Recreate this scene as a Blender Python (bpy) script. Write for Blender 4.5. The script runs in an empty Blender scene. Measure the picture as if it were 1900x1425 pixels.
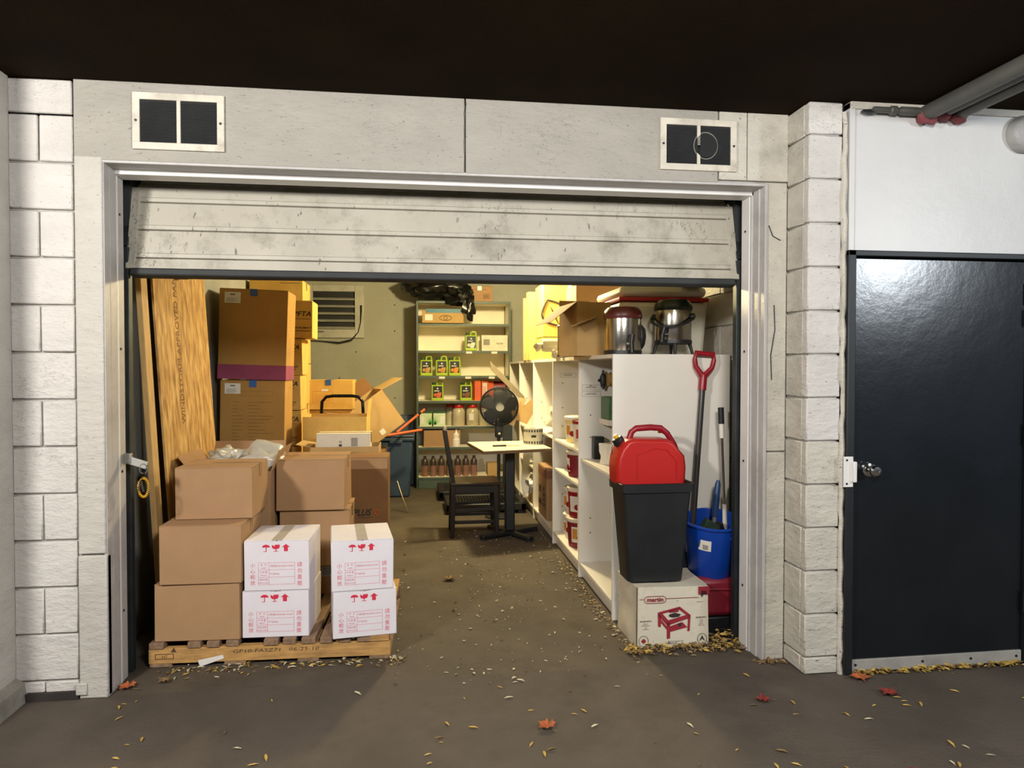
import bpy, bmesh, math, random
from math import sin, cos, pi, radians as RD
from mathutils import Vector as V, Matrix as MX, noise as NZ
random.seed(7)
sc = bpy.context.scene
COL = sc.collection

# ------------------------------------------------------------ camera, world, light, exposure
yaw, pitch, roll = .1317, -.021, .0007
fw = V((sin(yaw)*cos(pitch), cos(yaw)*cos(pitch), sin(pitch)))
ri = V((cos(yaw), -sin(yaw), 0)); up = ri.cross(fw)
r2 = ri*cos(roll)+up*sin(roll); u2 = up*cos(roll)-ri*sin(roll)
cam = bpy.data.objects.new('camera', bpy.data.cameras.new('camera')); COL.objects.link(cam)
cam.data.sensor_width = 36; cam.data.lens = 36*1322.8/1900; cam.data.clip_start = .05
m = MX((r2, u2, -fw)).transposed().to_4x4(); m.translation = V((0, -3.2465, 1.4113)); cam.matrix_world = m
sc.camera = cam
sc.view_settings.view_transform = 'Standard'; sc.view_settings.look = 'None'
sc.view_settings.gamma = 1; sc.view_settings.use_curve_mapping = False
sc.view_settings.exposure = 0.0
w = bpy.data.worlds.new('world'); sc.world = w; w.use_nodes = True
w.node_tree.nodes['Background'].inputs[0].default_value = (.75, .85, 1, 1)
w.node_tree.nodes['Background'].inputs[1].default_value = .16

def light(name, kind, loc, power, col, size=.1, size_y=None, rot=(0, 0, 0)):
    l = bpy.data.lights.new(name, kind); l.energy = power; l.color = col
    if kind == 'AREA':
        l.shape = 'RECTANGLE'; l.size = size; l.size_y = size_y or size
    else: l.shadow_soft_size = size
    o = bpy.data.objects.new(name, l); o.location = loc; o.rotation_euler = rot; COL.objects.link(o); return o
# parkade ceiling lamps (behind and beside the camera) and the bare lamp inside the store room
light('parkade_lamp_west', 'POINT', (-1.95, -2.75, 2.42), 375, (1, .95, .90), .14)
light('parkade_lamp_centre', 'POINT', (.75, -2.75, 2.44), 300, (1, .96, .92), .3)
light('parkade_lamp_east', 'POINT', (4.3, -3.3, 2.42), 235, (.86, .93, 1), .2)
light('store_room_lamp', 'POINT', (.72, 2.9, 2.42), 262, (1, .82, .45), .09)

# ------------------------------------------------------------ materials
def lin(h):
    h = h.lstrip('#'); c = [int(h[i:i+2], 16)/255 for i in (0, 2, 4)]
    return tuple((x/12.92 if x < .04045 else ((x+.055)/1.055)**2.4) for x in c)+(1,)
MATS = {}
def mat(name, col, rough=.6, metal=0, var=.12, vs=6, bump=0, bs=60, st=(1, 1, 1), grime=0, gs=3, gcol='3a362f',
        cracks=0, world=False, trans=0, alpha=1, coat=0, emit=0, wave=0, spec=.5):
    if name in MATS: return MATS[name]
    mt = bpy.data.materials.new(name); mt.use_nodes = True; MATS[name] = mt
    N = mt.node_tree.nodes; L = mt.node_tree.links; P = N['Principled BSDF']
    c = lin(col) if isinstance(col, str) else tuple(col)+(1,)
    P.inputs['Roughness'].default_value = rough; P.inputs['Metallic'].default_value = metal
    P.inputs['Specular IOR Level'].default_value = spec
    if trans: P.inputs['Transmission Weight'].default_value = trans
    if alpha < 1: P.inputs['Alpha'].default_value = alpha
    if coat: P.inputs['Coat Weight'].default_value = coat; P.inputs['Coat Roughness'].default_value = .15
    if emit: P.inputs['Emission Color'].default_value = c; P.inputs['Emission Strength'].default_value = emit
    if world: src = N.new('ShaderNodeNewGeometry').outputs['Position']
    else: src = N.new('ShaderNodeTexCoord').outputs['Object']
    mp = N.new('ShaderNodeMapping'); mp.inputs['Scale'].default_value = st; L.new(src, mp.inputs[0])
    def noise(s, d=4, r=.6, vec=None):
        n = N.new('ShaderNodeTexNoise'); n.inputs['Scale'].default_value = s
        n.inputs['Detail'].default_value = d; n.inputs['Roughness'].default_value = r
        L.new(vec or mp.outputs[0], n.inputs[0]); return n.outputs[0]
    def ramp(v, a, b, ca=0, cb=1):
        r = N.new('ShaderNodeMapRange'); r.inputs[1].default_value = a; r.inputs[2].default_value = b
        r.inputs[3].default_value = ca; r.inputs[4].default_value = cb; L.new(v, r.inputs[0]); return r.outputs[0]
    def mix(f, a, b):
        x = N.new('ShaderNodeMix'); x.data_type = 'RGBA'
        for s, v in ((x.inputs[0], f), (x.inputs[6], a), (x.inputs[7], b)):
            if hasattr(v, 'links') or hasattr(v, 'is_linked'): L.new(v, s)
            else: s.default_value = v
        return x.outputs[2]
    dark = tuple(x*(1-var*2) for x in c[:3])+(1,); lite = tuple(min(1, x*(1+var)) for x in c[:3])+(1,)
    colr = mix(ramp(noise(vs, 5), .3, .7), dark, lite)
    if wave:
        wv = N.new('ShaderNodeTexWave'); wv.inputs['Scale'].default_value = wave; wv.bands_direction = 'X'
        wv.inputs['Distortion'].default_value = 1.5; L.new(mp.outputs[0], wv.inputs[0])
        colr = mix(ramp(wv.outputs[1], 0, 1, 0, .12), colr, dark)
    if grime:
        g = ramp(noise(gs, 8, .7, src), .5, .78, 0, grime)
        colr = mix(g, colr, lin(gcol))
    bh = None
    if cracks:
        n = noise(9, 6, .65)
        d = N.new('ShaderNodeMath'); d.operation = 'SUBTRACT'; L.new(n, d.inputs[0]); d.inputs[1].default_value = .5
        a = N.new('ShaderNodeMath'); a.operation = 'ABSOLUTE'; L.new(d.outputs[0], a.inputs[0])
        line = ramp(a.outputs[0], 0, .006, 1, 0)
        msk = ramp(noise(2.3, 3, .6, src), .54, .62)
        mm = N.new('ShaderNodeMath'); mm.operation = 'MULTIPLY'; L.new(line, mm.inputs[0]); L.new(msk, mm.inputs[1])
        mc = N.new('ShaderNodeMath'); mc.operation = 'MULTIPLY'; L.new(mm.outputs[0], mc.inputs[0]); mc.inputs[1].default_value = cracks
        colr = mix(mc.outputs[0], colr, lin('26241f'))
        pit = ramp(noise(55, 2, .5), .69, .74, 0, cracks*.8)
        colr = mix(pit, colr, lin('4a463f'))
    L.new(colr, P.inputs['Base Color'])
    if bump:
        b = N.new('ShaderNodeBump'); b.inputs['Strength'].default_value = min(1, bump); b.inputs['Distance'].default_value = .006*max(1, bump)
        L.new(noise(bs, 6, .65), b.inputs['Height']); L.new(b.outputs[0], P.inputs['Normal'])
    return mt
PAINT = mat('painted_block', 'c9c5bf', .55, var=.05, vs=4, bump=1.6, bs=16, st=(1, 1, 2.2), grime=.3, gs=2.5, gcol='8d8a86', cracks=.75, world=True)
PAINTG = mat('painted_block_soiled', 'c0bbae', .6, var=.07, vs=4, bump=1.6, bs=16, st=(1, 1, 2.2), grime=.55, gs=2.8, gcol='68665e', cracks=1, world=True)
RENDER = mat('painted_render', 'bab6ad', .55, var=.05, vs=3, bump=1.4, bs=13, st=(1, 1, 2.4), grime=.3, gs=2, gcol='8d8a86', cracks=.5, world=True)
LINT_DIM = mat('painted_lintel_dimmed', '9b978d', .55, var=.05, vs=3, bump=1.4, bs=13, st=(1, 1, 2.4), grime=.35, gs=2, gcol='807d76', cracks=.8, world=True)  # render colour toned down here to offset the lamps' brightness on the lintel
JOINT = mat('dirty_joint', 'b0aca5', .8, var=.2, vs=14, grime=.8, gs=7, gcol='3c3a35', world=True)
BOARD = mat('painted_board', 'c6c5c2', .4, var=.03, vs=2, bump=.25, bs=14, grime=.12, gs=3, gcol='8d8a86', world=True)
FRAMEP = mat('painted_frame', 'b4b1ae', .45, var=.06, vs=5, bump=.4, bs=25, grime=.5, gs=4, gcol='6e6963', world=True)
FRAMEW = mat('painted_frame_edge', 'dcdad6', .4, var=.04, bump=.2, bs=30, world=True)
FLOOR = mat('garage_floor', (.090, .073, .056), .85, var=.14, vs=1.7, bump=.8, bs=60, grime=.6, gs=1.9, gcol='362f27', world=True, spec=.3)
FLOORI = mat('store_room_floor', (.088, .070, .050), .8, var=.16, vs=2.2, bump=.8, bs=50, grime=.8, gs=2.6, gcol='3a3225', world=True, spec=.35)
CEIL = mat('brown_ceiling', (.016, .0098, .0042), .9, spec=.05, var=.15, vs=2, bump=.5, bs=40, world=True)
IWALL = mat('store_room_wall', 'a3a290', .75, var=.05, vs=2, bump=.5, bs=30, grime=.25, gs=1.5, gcol='6f6d5c', world=True)
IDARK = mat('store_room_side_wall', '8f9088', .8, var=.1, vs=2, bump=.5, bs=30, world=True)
DOORW = mat('door_sheet_metal', 'b3ae9f', .5, var=.06, vs=3, bump=.25, bs=20, grime=.85, gs=5, gcol='6a6558', cracks=.9, st=(1, 1, .35), world=True)
DOORB = mat('black_door_paint', '14181c', .24, var=.15, vs=3, bump=.25, bs=9, spec=.6)
BLK = mat('black_paint', '171a1c', .5, var=.2)
RUB = mat('black_rubber', '16181a', .7, var=.2)
BLKP = mat('black_plastic', '1b1d1f', .42, var=.15, bump=.15, bs=200)
SEAL = mat('dark_seal', '2a2e2e', .6, var=.15)
STEELD = mat('dark_steel', '3a3f40', .5, .6, var=.2)
CHROME = mat('chrome', 'd8d6d0', .12, 1, var=.03)
STEEL = mat('brushed_steel', 'b9b4a8', .2, 1, var=.04, bump=.1, bs=8, st=(1, 1, 30))
GALV = mat('galvanised_steel', '9a9a96', .45, .7, var=.1)
CARD = mat('cardboard', 'a3815e', .85, var=.05, vs=5, bump=.15, bs=60, wave=70, spec=.2, grime=.1, gs=4, gcol='7a5c40')
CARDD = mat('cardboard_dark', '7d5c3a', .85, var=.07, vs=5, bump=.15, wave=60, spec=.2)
CARDT = mat('cardboard_tall', 'ab8449', .85, var=.06, vs=5, bump=.15, wave=60, spec=.2)
CARDL = mat('cardboard_pale', 'b3935f', .85, var=.06, vs=5, bump=.15, wave=60, spec=.2)
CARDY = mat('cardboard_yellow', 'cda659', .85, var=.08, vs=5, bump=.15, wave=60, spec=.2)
EDGE = mat('cardboard_edge', 'c9a878', .9, var=.1)
WCARD = mat('white_cardboard', 'd9d4d8', .7, var=.03, bump=.1, bs=60, grime=.1, gs=5, gcol='a09a8c')
WCARDS = mat('white_cardboard_soiled', 'cdc5b0', .75, var=.06, bump=.5, bs=14, grime=.5, gs=6, gcol='7a6e58', cracks=.7)
TAPE = mat('clear_tape', '9a7b58', .25, var=.05)
TAPEB = mat('blue_tape', '2a5aa0', .5, var=.05)
RINK = mat('red_ink', 'cc2440', .7, var=.05)
RINK2 = mat('light_red_ink', 'd65f70', .7, var=.05)
BINK = mat('black_ink', '2a2522', .8, var=.05)
BRINK = mat('brown_ink', '4f3924', .8, var=.05)
OINK = mat('orange_ink', 'b5541e', .8, var=.05)
MAG = mat('magenta_ink', '8a3d5a', .8, var=.1)
PAPER = mat('paper', 'd9d6cc', .8, var=.04)
WOOD = mat('pallet_wood', 'b98e52', .8, var=.2, vs=7, st=(1, 6, 6), bump=.5, bs=20, grime=.3, gs=7, gcol='6a4a28')
WOODG = mat('pallet_deck_wood', '8b6f55', .85, var=.2, vs=7, st=(6, 1, 6), bump=.5, bs=20, grime=.5, gs=6, gcol='4d3f33')
WOODL = mat('lumber', 'c9a468', .75, var=.12, vs=6, st=(6, 6, 1), bump=.3, bs=20)
MELA = mat('white_melamine', 'dedacf', .4, var=.02, vs=3)
SHELFG = mat('green_shelf_metal', '4a5850', .5, .1, var=.08)
SHELFW = mat('cream_shelf_panel', 'eee7cf', .6, var=.03)
REDP = mat('red_plastic', 'b21c17', .38, var=.06, vs=3, bump=.1, bs=60)
REDH = mat('dark_red_plastic', '8e1422', .35, var=.06)
DRED = mat('maroon_plastic', '7c1c2a', .45, var=.1)
BLUEP = mat('blue_plastic', '0e3f9e', .35, var=.05)
NAVY = mat('slate_plastic', '35465a', .45, var=.1)
ORANGE = mat('orange_plastic', 'd8673a', .45, var=.05)
LIME = mat('lime_plastic', '9fb92e', .4, var=.05)
WHITE = mat('white_plastic', 'e2ddcf', .4, var=.03)
YEL = mat('yellow_plastic', 'd9a520', .4, var=.05)
CLEAR = mat('crinkled_clear_plastic', 'd8d4c4', .18, var=.1, bump=.8, bs=18, trans=.35, spec=.8)
BAG = mat('black_bin_bag', '0d0d0c', .22, var=.2, bump=.6, bs=14)
DKWOOD = mat('dark_stained_wood', '17110c', .4, var=.2, vs=6, st=(1, 1, 4))
TABLE = mat('cream_table_top', 'e0d9b6', .4, var=.03)
MUSTARD = mat('jar_contents', 'b9a888', .5, var=.08)
LEAFY = mat('yellow_leaf', 'bfa04e', .75, var=.25, vs=30)
LEAFB = mat('brown_leaf', '7d6440', .8, var=.3, vs=30)
LEAFR = mat('red_leaf', '7e2a22', .75, var=.25, vs=30)
LEAFT = mat('tan_leaf', 'a58a5c', .8, var=.25, vs=30)
LEAFO = mat('orange_brown_leaf', 'a8582e', .75, var=.25, vs=30)
BITS = mat('pale_litter', 'c9bf9e', .8, var=.2, vs=40)
COOL = mat('cooler_plastic', 'd6d2bf', .45, var=.04, vs=3)
GREEN = mat('green_plastic', '1f4a2c', .45, var=.1)
DGREEN = mat('dark_green_lid', '1d2a26', .3, var=.1)

# osb: flaky strands
def osb():
    mt = mat('strand_board', 'b98d4c', .8, var=.1, bump=.3, bs=30)
    N = mt.node_tree.nodes; L = mt.node_tree.links; P = N['Principled BSDF']
    tc = N.new('ShaderNodeTexCoord'); prev = None
    for i, (rot, sc_) in enumerate(((.3, (1, 17, 5)), (-.4, (1, 15, 4)), (.08, (1, 26, 6)))):
        mp = N.new('ShaderNodeMapping'); mp.inputs['Scale'].default_value = sc_; mp.inputs['Rotation'].default_value = (rot, 0, 0)
        mp.inputs['Location'].default_value = (i*3.1, i, i*.7); L.new(tc.outputs['Object'], mp.inputs[0])
        n = N.new('ShaderNodeTexNoise'); n.inputs['Scale'].default_value = 1.4; n.inputs['Detail'].default_value = 2; L.new(mp.outputs[0], n.inputs[0])
        r = N.new('ShaderNodeValToRGB'); L.new(n.outputs[0], r.inputs[0])
        e = r.color_ramp.elements; e[0].position = .36; e[0].color = lin('7d5626'); e[1].position = .66; e[1].color = lin('dcb878')
        k = e.new(.5); k.color = lin('b58a48')
        if prev is None: prev = r.outputs[0]
        else:
            x = N.new('ShaderNodeMix'); x.data_type = 'RGBA'; x.inputs[0].default_value = .45
            L.new(prev, x.inputs[6]); L.new(r.outputs[0], x.inputs[7]); prev = x.outputs[2]
    L.new(prev, P.inputs['Base Color']); return mt
OSB = osb()

# ------------------------------------------------------------ mesh helpers
class B:
    def __init__(s): s.bm = bmesh.new()
    def verts(s, pts, faces, M=None):
        vs = [s.bm.verts.new(M @ V(p) if M else V(p)) for p in pts]
        for f in faces:
            try: s.bm.faces.new([vs[i] for i in f])
            except ValueError: pass
        return s
    def box(s, x0, x1, y0, y1, z0, z1, M=None, tx=0, ty=0):
        # tx, ty shrink the bottom
        p = [(x0+tx, y0+ty, z0), (x1-tx, y0+ty, z0), (x1-tx, y1-ty, z0), (x0+tx, y1-ty, z0), (x0, y0, z1), (x1, y0, z1), (x1, y1, z1), (x0, y1, z1)]
        return s.verts(p, [(3, 2, 1, 0), (4, 5, 6, 7), (0, 1, 5, 4), (1, 2, 6, 5), (2, 3, 7, 6), (3, 0, 4, 7)], M)
    def bar(s, a, b, wx, wy):       # rectangular bar between two points
        a, b = V(a), V(b); d = b-a; q = d.to_track_quat('Z', 'Y').to_matrix().to_4x4(); q.translation = a
        return s.box(-wx/2, wx/2, -wy/2, wy/2, 0, d.length, q)
    def tube(s, pts, r, n=10, closed=False, cap=True):
        pts = [V(p) for p in pts]; k = len(pts); rings = []; prev = None
        for i, p in enumerate(pts):
            a = pts[(i-1) % k] if (closed or i) else p; b = pts[(i+1) % k] if (closed or i < k-1) else p
            t = (b-a).normalized()
            if prev is None: u = t.orthogonal().normalized()
            else: u = (prev-t*prev.dot(t)).normalized()
            prev = u; v = t.cross(u); rr = r[i] if isinstance(r, (list, tuple)) else r
            rings.append([s.bm.verts.new(p+(u*cos(2*pi*j/n)+v*sin(2*pi*j/n))*rr) for j in range(n)])
        for i in range(k if closed else k-1):
            A, C = rings[i], rings[(i+1) % k]
            for j in range(n): s.bm.faces.new((A[j], A[(j+1) % n], C[(j+1) % n], C[j]))
        if cap and not closed: s.bm.faces.new(rings[0][::-1]); s.bm.faces.new(rings[-1])
        return s
    def lathe(s, prof, n=24, M=None):
        rings = []
        for r, z in prof:
            if r < 1e-5: rings.append([s.bm.verts.new(M @ V((0, 0, z)) if M else V((0, 0, z)))])
            else: rings.append([s.bm.verts.new((M @ V((r*cos(2*pi*j/n), r*sin(2*pi*j/n), z))) if M else V((r*cos(2*pi*j/n), r*sin(2*pi*j/n), z))) for j in range(n)])
        for A, C in zip(rings, rings[1:]):
            for j in range(n):
                k = (j+1) % n
                if len(A) == 1 and len(C) == 1: continue
                if len(A) == 1: f = (A[0], C[k], C[j])
                elif len(C) == 1: f = (A[j], A[k], C[0])
                else: f = (A[j], A[k], C[k], C[j])
                s.bm.faces.new(f[::-1] if False else f)
        return s
    def prism(s, pts, y0, y1, M=None):      # outline in x,z extruded along y
        n = len(pts); p = [(x, y0, z) for x, z in pts]+[(x, y1, z) for x, z in pts]
        return s.verts(p, [tuple(range(n)), tuple(range(2*n-1, n-1, -1))]+[(i, (i+1) % n, n+(i+1) % n, n+i)[::-1] for i in range(n)], M)
    def plate(s, P4, t):                     # thick plate from four points
        a, b, c, d = [V(p) for p in P4]; nrm = (b-a).cross(d-a).normalized()*t
        return s.verts([a, b, c, d, a+nrm, b+nrm, c+nrm, d+nrm], [(3, 2, 1, 0), (4, 5, 6, 7), (0, 1, 5, 4), (1, 2, 6, 5), (2, 3, 7, 6), (3, 0, 4, 7)])
    def rect(s, x0, x1, z0, z1, y=-.0006, t=.0005, M=None): return s.box(x0, x1, y, y+t, z0, z1, M)
    def frame(s, x0, x1, z0, z1, w, y=-.0006):
        s.rect(x0, x1, z0, z0+w, y); s.rect(x0, x1, z1-w, z1, y); s.rect(x0, x0+w, z0, z1, y); return s.rect(x1-w, x1, z0, z1, y)
    def text(s, t, size, x, z, y=-.0006, W=None, M=None, ital=0, bold=0):  # centred on x, baseline z, facing -y
        me = text_mesh(t, bold)
        xs = [v.co.x for v in me.vertices]
        if not xs: return s
        a, b = min(xs), max(xs); sx = (W/(b-a)) if W else size
        vs = []
        for v in me.vertices:
            p = V((x+(v.co.x-(a+b)/2)*sx+v.co.y*ital*size, y, z+v.co.y*size)); vs.append(s.bm.verts.new(M @ p if M else p))
        for f in me.polygons:
            try: s.bm.faces.new([vs[i] for i in f.vertices])
            except ValueError: pass
        return s
    def blob(s, c, rad, seed=0, amp=.25, freq=1.6, sub=3, flat=None):
        M = MX.Translation(c); t = bmesh.new(); bmesh.ops.create_icosphere(t, subdivisions=sub, radius=1)
        mp = {}
        for v in t.verts:
            n = NZ.noise(v.co*freq+V((seed*3.1, seed*1.7, seed))); n2 = NZ.noise(v.co*freq*3+V((seed, 9, 2)))
            p = v.co*(1+amp*n*1.6+amp*.6*abs(n2)); q = V((p.x*rad[0], p.y*rad[1], p.z*rad[2]))+V(c)
            if flat is not None: q.z = max(q.z, flat)
            mp[v.index] = s.bm.verts.new(q)
        for f in t.faces: s.bm.faces.new([mp[v.index] for v in f.verts])
        t.free(); return s
    def mesh(s, name, smooth=True, ang=38):
        bmesh.ops.recalc_face_normals(s.bm, faces=s.bm.faces)
        if smooth:
            for f in s.bm.faces: f.smooth = True
            for e in s.bm.edges:
                e.smooth = len(e.link_faces) == 2 and e.calc_face_angle(0) < RD(ang)
        me = bpy.data.meshes.new(name); s.bm.to_mesh(me); s.bm.free(); return me
    def out(s, name, m_, parent=None, bev=0, smooth=True, kind=None, label=None, loc=None, rot=None, sub=0):
        me = s.mesh(name, smooth); me.materials.append(m_)
        return link(name, me, parent, bev, kind, label, loc, rot)
def link(name, me, parent=None, bev=0, kind=None, label=None, loc=None, rot=None):
    o = bpy.data.objects.new(name, me); COL.objects.link(o)
    if parent: o.parent = parent
    if bev:
        b = o.modifiers.new('bevel', 'BEVEL'); b.width = bev; b.segments = 2; b.limit_method = 'ANGLE'; b.angle_limit = RD(40)
    if kind: o['kind'] = kind
    if label: o['label'] = label
    if loc: o.location = loc
    if rot: o.rotation_euler = rot
    return o
TM = {}
def text_mesh(t, bold=0):
    if (t, bold) not in TM:
        c = bpy.data.curves.new('text', 'FONT'); c.body = t; c.size = 1; c.resolution_u = 2; c.offset = bold
        o = bpy.data.objects.new('text', c); COL.objects.link(o)
        dg = bpy.context.evaluated_depsgraph_get(); me = bpy.data.meshes.new_from_object(o.evaluated_get(dg))
        COL.objects.unlink(o); bpy.data.objects.remove(o); bpy.data.curves.remove(c); TM[(t, bold)] = me
    return TM[(t, bold)]
def thing(name, label, cat, loc=(0, 0, 0), rz=0, group=None, rot=None):
    o = bpy.data.objects.new(name, None); COL.objects.link(o); o.empty_display_size = .1
    o.location = loc; o.rotation_euler = rot or (0, 0, rz); o['label'] = label; o['category'] = cat
    if group: o['group'] = group
    return o
def tag(o, label, cat, group=None, kind=None):
    o['label'] = label; o['category'] = cat
    if group: o['group'] = group
    if kind: o['kind'] = kind
    return o
def dup(root, loc, rz=None, label=None, group=None, rot=None):
    def cp(o, par):
        c = o.copy(); COL.objects.link(c); c.parent = par
        for ch in list(o.children): cp(ch, c)
        return c
    r = cp(root, None); r.location = loc
    if rz is not None: r.rotation_euler = (0, 0, rz)
    if rot: r.rotation_euler = rot
    if label: r['label'] = label
    if group: r['group'] = group
    return r
RX = lambda a: MX.Rotation(a, 4, 'X')
RY = lambda a: MX.Rotation(a, 4, 'Y')
RZ = lambda a: MX.Rotation(a, 4, 'Z')
T = lambda *p: MX.Translation(p)

# ============================================================ SETTING
ST = 'structure'
CZ = 2.63
# floors
B().box(-6, 7, -7, .0, -.12, 0).out('floor', FLOOR, kind=ST)
B().box(-1.9, 2.2, .0, 6, -.12, 0).out('floor', FLOORI, kind=ST)
B().box(-6, 7, -7, 0, CZ, CZ+.15).out('ceiling', CEIL, kind=ST)
B().box(-1.9, 2.2, .2, 6, CZ, CZ+.15).out('ceiling', IWALL, kind=ST)
B().box(-1.9, 2.2, 0, .2, CZ, CZ+.15).out('ceiling', CEIL, kind=ST)

def block_mesh(w, h, d, nm):
    b = B(); b.box(0, w, 0, d, 0, h); e = b.bm.edges[:]
    bmesh.ops.bevel(b.bm, geom=e, offset=.005, segments=1, affect='EDGES'); me = b.mesh(nm); return me
BM = {}
def block(parent, x, y, z, w, h, d, m_, j=.003, side=False, name='block'):
    k = (round(w, 3), round(h, 3), round(d, 3), m_.name)
    if k not in BM: BM[k] = block_mesh(w, h, d, name); BM[k].materials.append(m_)
    o = link(name, BM[k], parent)
    o.location = (x, y+random.uniform(-j, j), z); o.rotation_euler = (random.uniform(-.004, .004), random.uniform(-.002, .002), random.uniform(-.004, .004)); o.scale = (random.uniform(.99, 1), 1, random.uniform(.985, 1)); return o
Z0 = .0805

# --- front wall, left part: x -1.69 .. -1.32
fl = B()
fl.box(-1.9, -1.335, .012, .2, 0, CZ)           # core behind the blocks
front = fl.out('wall_front', JOINT, kind=ST)
# half-bond blocks between the left wall and the smooth pier
zs = [0.0]+[Z0+.2*i for i in range(13)]+[CZ]
for i, (a, b_) in enumerate(zip(zs, zs[1:])):
    h = b_-a-.006
    if i % 2: cuts = [-1.695, -1.437]
    else: cuts = [-1.695, -1.575, -1.437]
    for x0, x1 in zip(cuts, cuts[1:]):
        block(front, x0+.002, -.002, a+.003, x1-x0-.005, h, .03, PAINT, .002)
# smooth rendered pier beside the opening, its base standing a little proud
B().box(-1.434, -1.322, -.012, .03, .62, 2.31).out('pier_render', RENDER, front, bev=.006)
B().box(-1.434, -1.318, -.016, .03, .0, .614).out('pier_render', RENDER, front, bev=.006)
B().box(-1.445, -1.40, -.026, .0, .02, .07).out('paint_patch', RENDER, front, bev=.004)
# lintel: poured panels
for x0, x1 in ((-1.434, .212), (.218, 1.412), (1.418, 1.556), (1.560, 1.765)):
    b = B(); b.box(x0, x1, -.008, .03, 2.295 if x0 < 1.4 else 2.31, CZ); b.out('lintel_panel', LINT_DIM if x0 < 1 else PAINTG, front, bev=.003)
B().box(-1.9, 2.2, .012, .2, 2.292, CZ).out('lintel_core', JOINT, front)
# vertical crack in the lintel filled with dirt
b = B(); b.tube([(.215+random.uniform(-.006, .006), -.0075, 2.30+i*.033) for i in range(11)], .0012, 5); b.out('crack', BLK, front)
# right part of the front wall
B().box(1.652, 2.0, .012, .2, 0, 2.30).out('wall_core', JOINT, front)
for z0_, z1_ in ((0, 1.01), (1.015, 2.305)):
    B().box(1.652, 1.765, -.004, .03, z0_, z1_).out('pier_render', PAINTG, front, bev=.005)
# crack scars on the right pier
for pts in (((1.70, -.007, 1.72), (1.705, -.007, 1.6), (1.685, -.007, 1.48), (1.69, -.007, 1.36)), ((1.67, -.007, 2.1), (1.69, -.007, 2.05), (1.73, -.007, 2.03))):
    B().tube(pts, .0025, 5).out('crack', STEELD, front)

# --- right pillar
pil = B().box(1.778, 1.918, -.18, .1, 0, CZ).out('wall_pillar', JOINT, kind=ST)
for i, (a, b_) in enumerate(zip(zs, zs[1:])):
    h = b_-a-.006
    block(pil, 1.765, -.192, a+.003, .165, h, .04, PAINT if i > 5 else PAINTG, .0015)      # front
    o = block(pil, 1.7645, -.152, a+.003, .03, h, .15, PAINTG, .0015)                      # side return
# rough bead of filler between pillar and door frame
b = B(); b.tube([(1.937+random.uniform(-.004, .004), -.195, z*.055) for z in range(48)], [.013+random.uniform(-.003, .003) for _ in range(48)], 8)
b.out('filler_bead', PAINTG, pil)

# --- left return wall
lw = B().box(-1.95, -1.69, -.62, .0, 0, CZ).out('wall_left', RENDER, kind=ST)
B().box(-6, -1.95, -.5, -.3, 0, CZ).out('wall_left', RENDER, kind=ST)
bl = B(); bl.prism([(-1.69, .10), (-1.655, .075), (-1.645, 0), (-1.69, 0)], -.62, .0); bl.out('baseboard_left', mat('grimy_curb', '908b80', .8, var=.2, vs=9, bump=1, bs=20, grime=.8, gs=5, gcol='3c3830', world=True), kind=ST)
B().box(-1.645, -1.437, -.02, .01, 0, .035).out('baseboard_front', mat('tar_band', '2b2622', .8, var=.2), kind=ST)

# --- door wall on the right
dw = B().box(1.92, 7, -.16, .1, 0, CZ).out('wall_door', BLK, kind=ST)
B().box(1.984, 7, -.20, -.155, 1.955, 2.60).out('transom_panel', BOARD, dw, bev=.003)
B().box(1.955, 1.982, -.208, -.155, 1.95, 2.63).out('transom_batten', BOARD, dw, bev=.003)
B().box(1.955, 7, -.214, -.155, 2.597, 2.63).out('transom_cap', PAINTG, dw, bev=.004)
B().box(2.945, 7, -.20, -.155, 0, 1.95).out('side_panel', BOARD, dw, bev=.003)
# --- black steel door
dr = B().box(1.993, 2.868, -.196, -.156, .062, 1.922).out('door_1', DOORB, kind=ST, bev=.003)
B().box(1.946, 1.985, -.222, -.15, 0, 1.955).out('door_frame', BLK, dr, bev=.004)
B().box(2.876, 2.925, -.222, -.15, 0, 1.955).out('door_frame', BLK, dr, bev=.004)
B().box(1.946, 2.925, -.222, -.15, 1.928, 1.955).out('door_frame', BLK, dr, bev=.004)
B().prism([(1.992, .004), (2.868, .012), (2.868, .066), (1.992, .062)], -.205, -.17).out('kick_strip', mat('grey_wood_strip', '9a978f', .7, var=.1, bump=.3, grime=.4, gs=8), dr, bev=.002)
b = B()
for x in (2.01, 2.35, 2.6, 2.84): b.lathe([(.006, 0), (.006, .003), (0, .004)], 8, T(x, -.205, .04) @ RX(pi/2))
b.out('screw', BLK, dr)
kn = B().lathe([(.033, 0), (.033, .006), (.028, .009), (.012, .011), (.011, .03), (.02, .034), (.0265, .045), (.0265, .056), (.02, .064), (.009, .066), (.008, .062), (0, .062)], 28, T(2.072, -.196, .947) @ RX(pi/2))
kn.out('door_knob', CHROME, dr)
lp = B(); lp.box(1.928, 1.975, -.228, -.222, .872, 1.012); lp.out('latch_guard', FRAMEW, dr, bev=.002)
B().box(1.966, 1.984, -.245, -.222, .895, .99).out('latch_guard', FRAMEW, dr, bev=.004)
b = B()
for z in (.888, .996): b.lathe([(.005, 0), (.005, .002), (0, .003)], 8, T(1.943, -.228, z) @ RX(pi/2))
b.out('screw', BLK, dr)
for z in (.25, 1.05, 1.72):
    B().tube([(2.872, -.213, z), (2.872, -.213, z+.1)], .008, 10).out('hinge', BLK, dr)
B().box(2.866, 2.89, -.232, -.222, 1.62, 1.70).out('hinge_leaf', BLK, dr, bev=.002)

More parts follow.
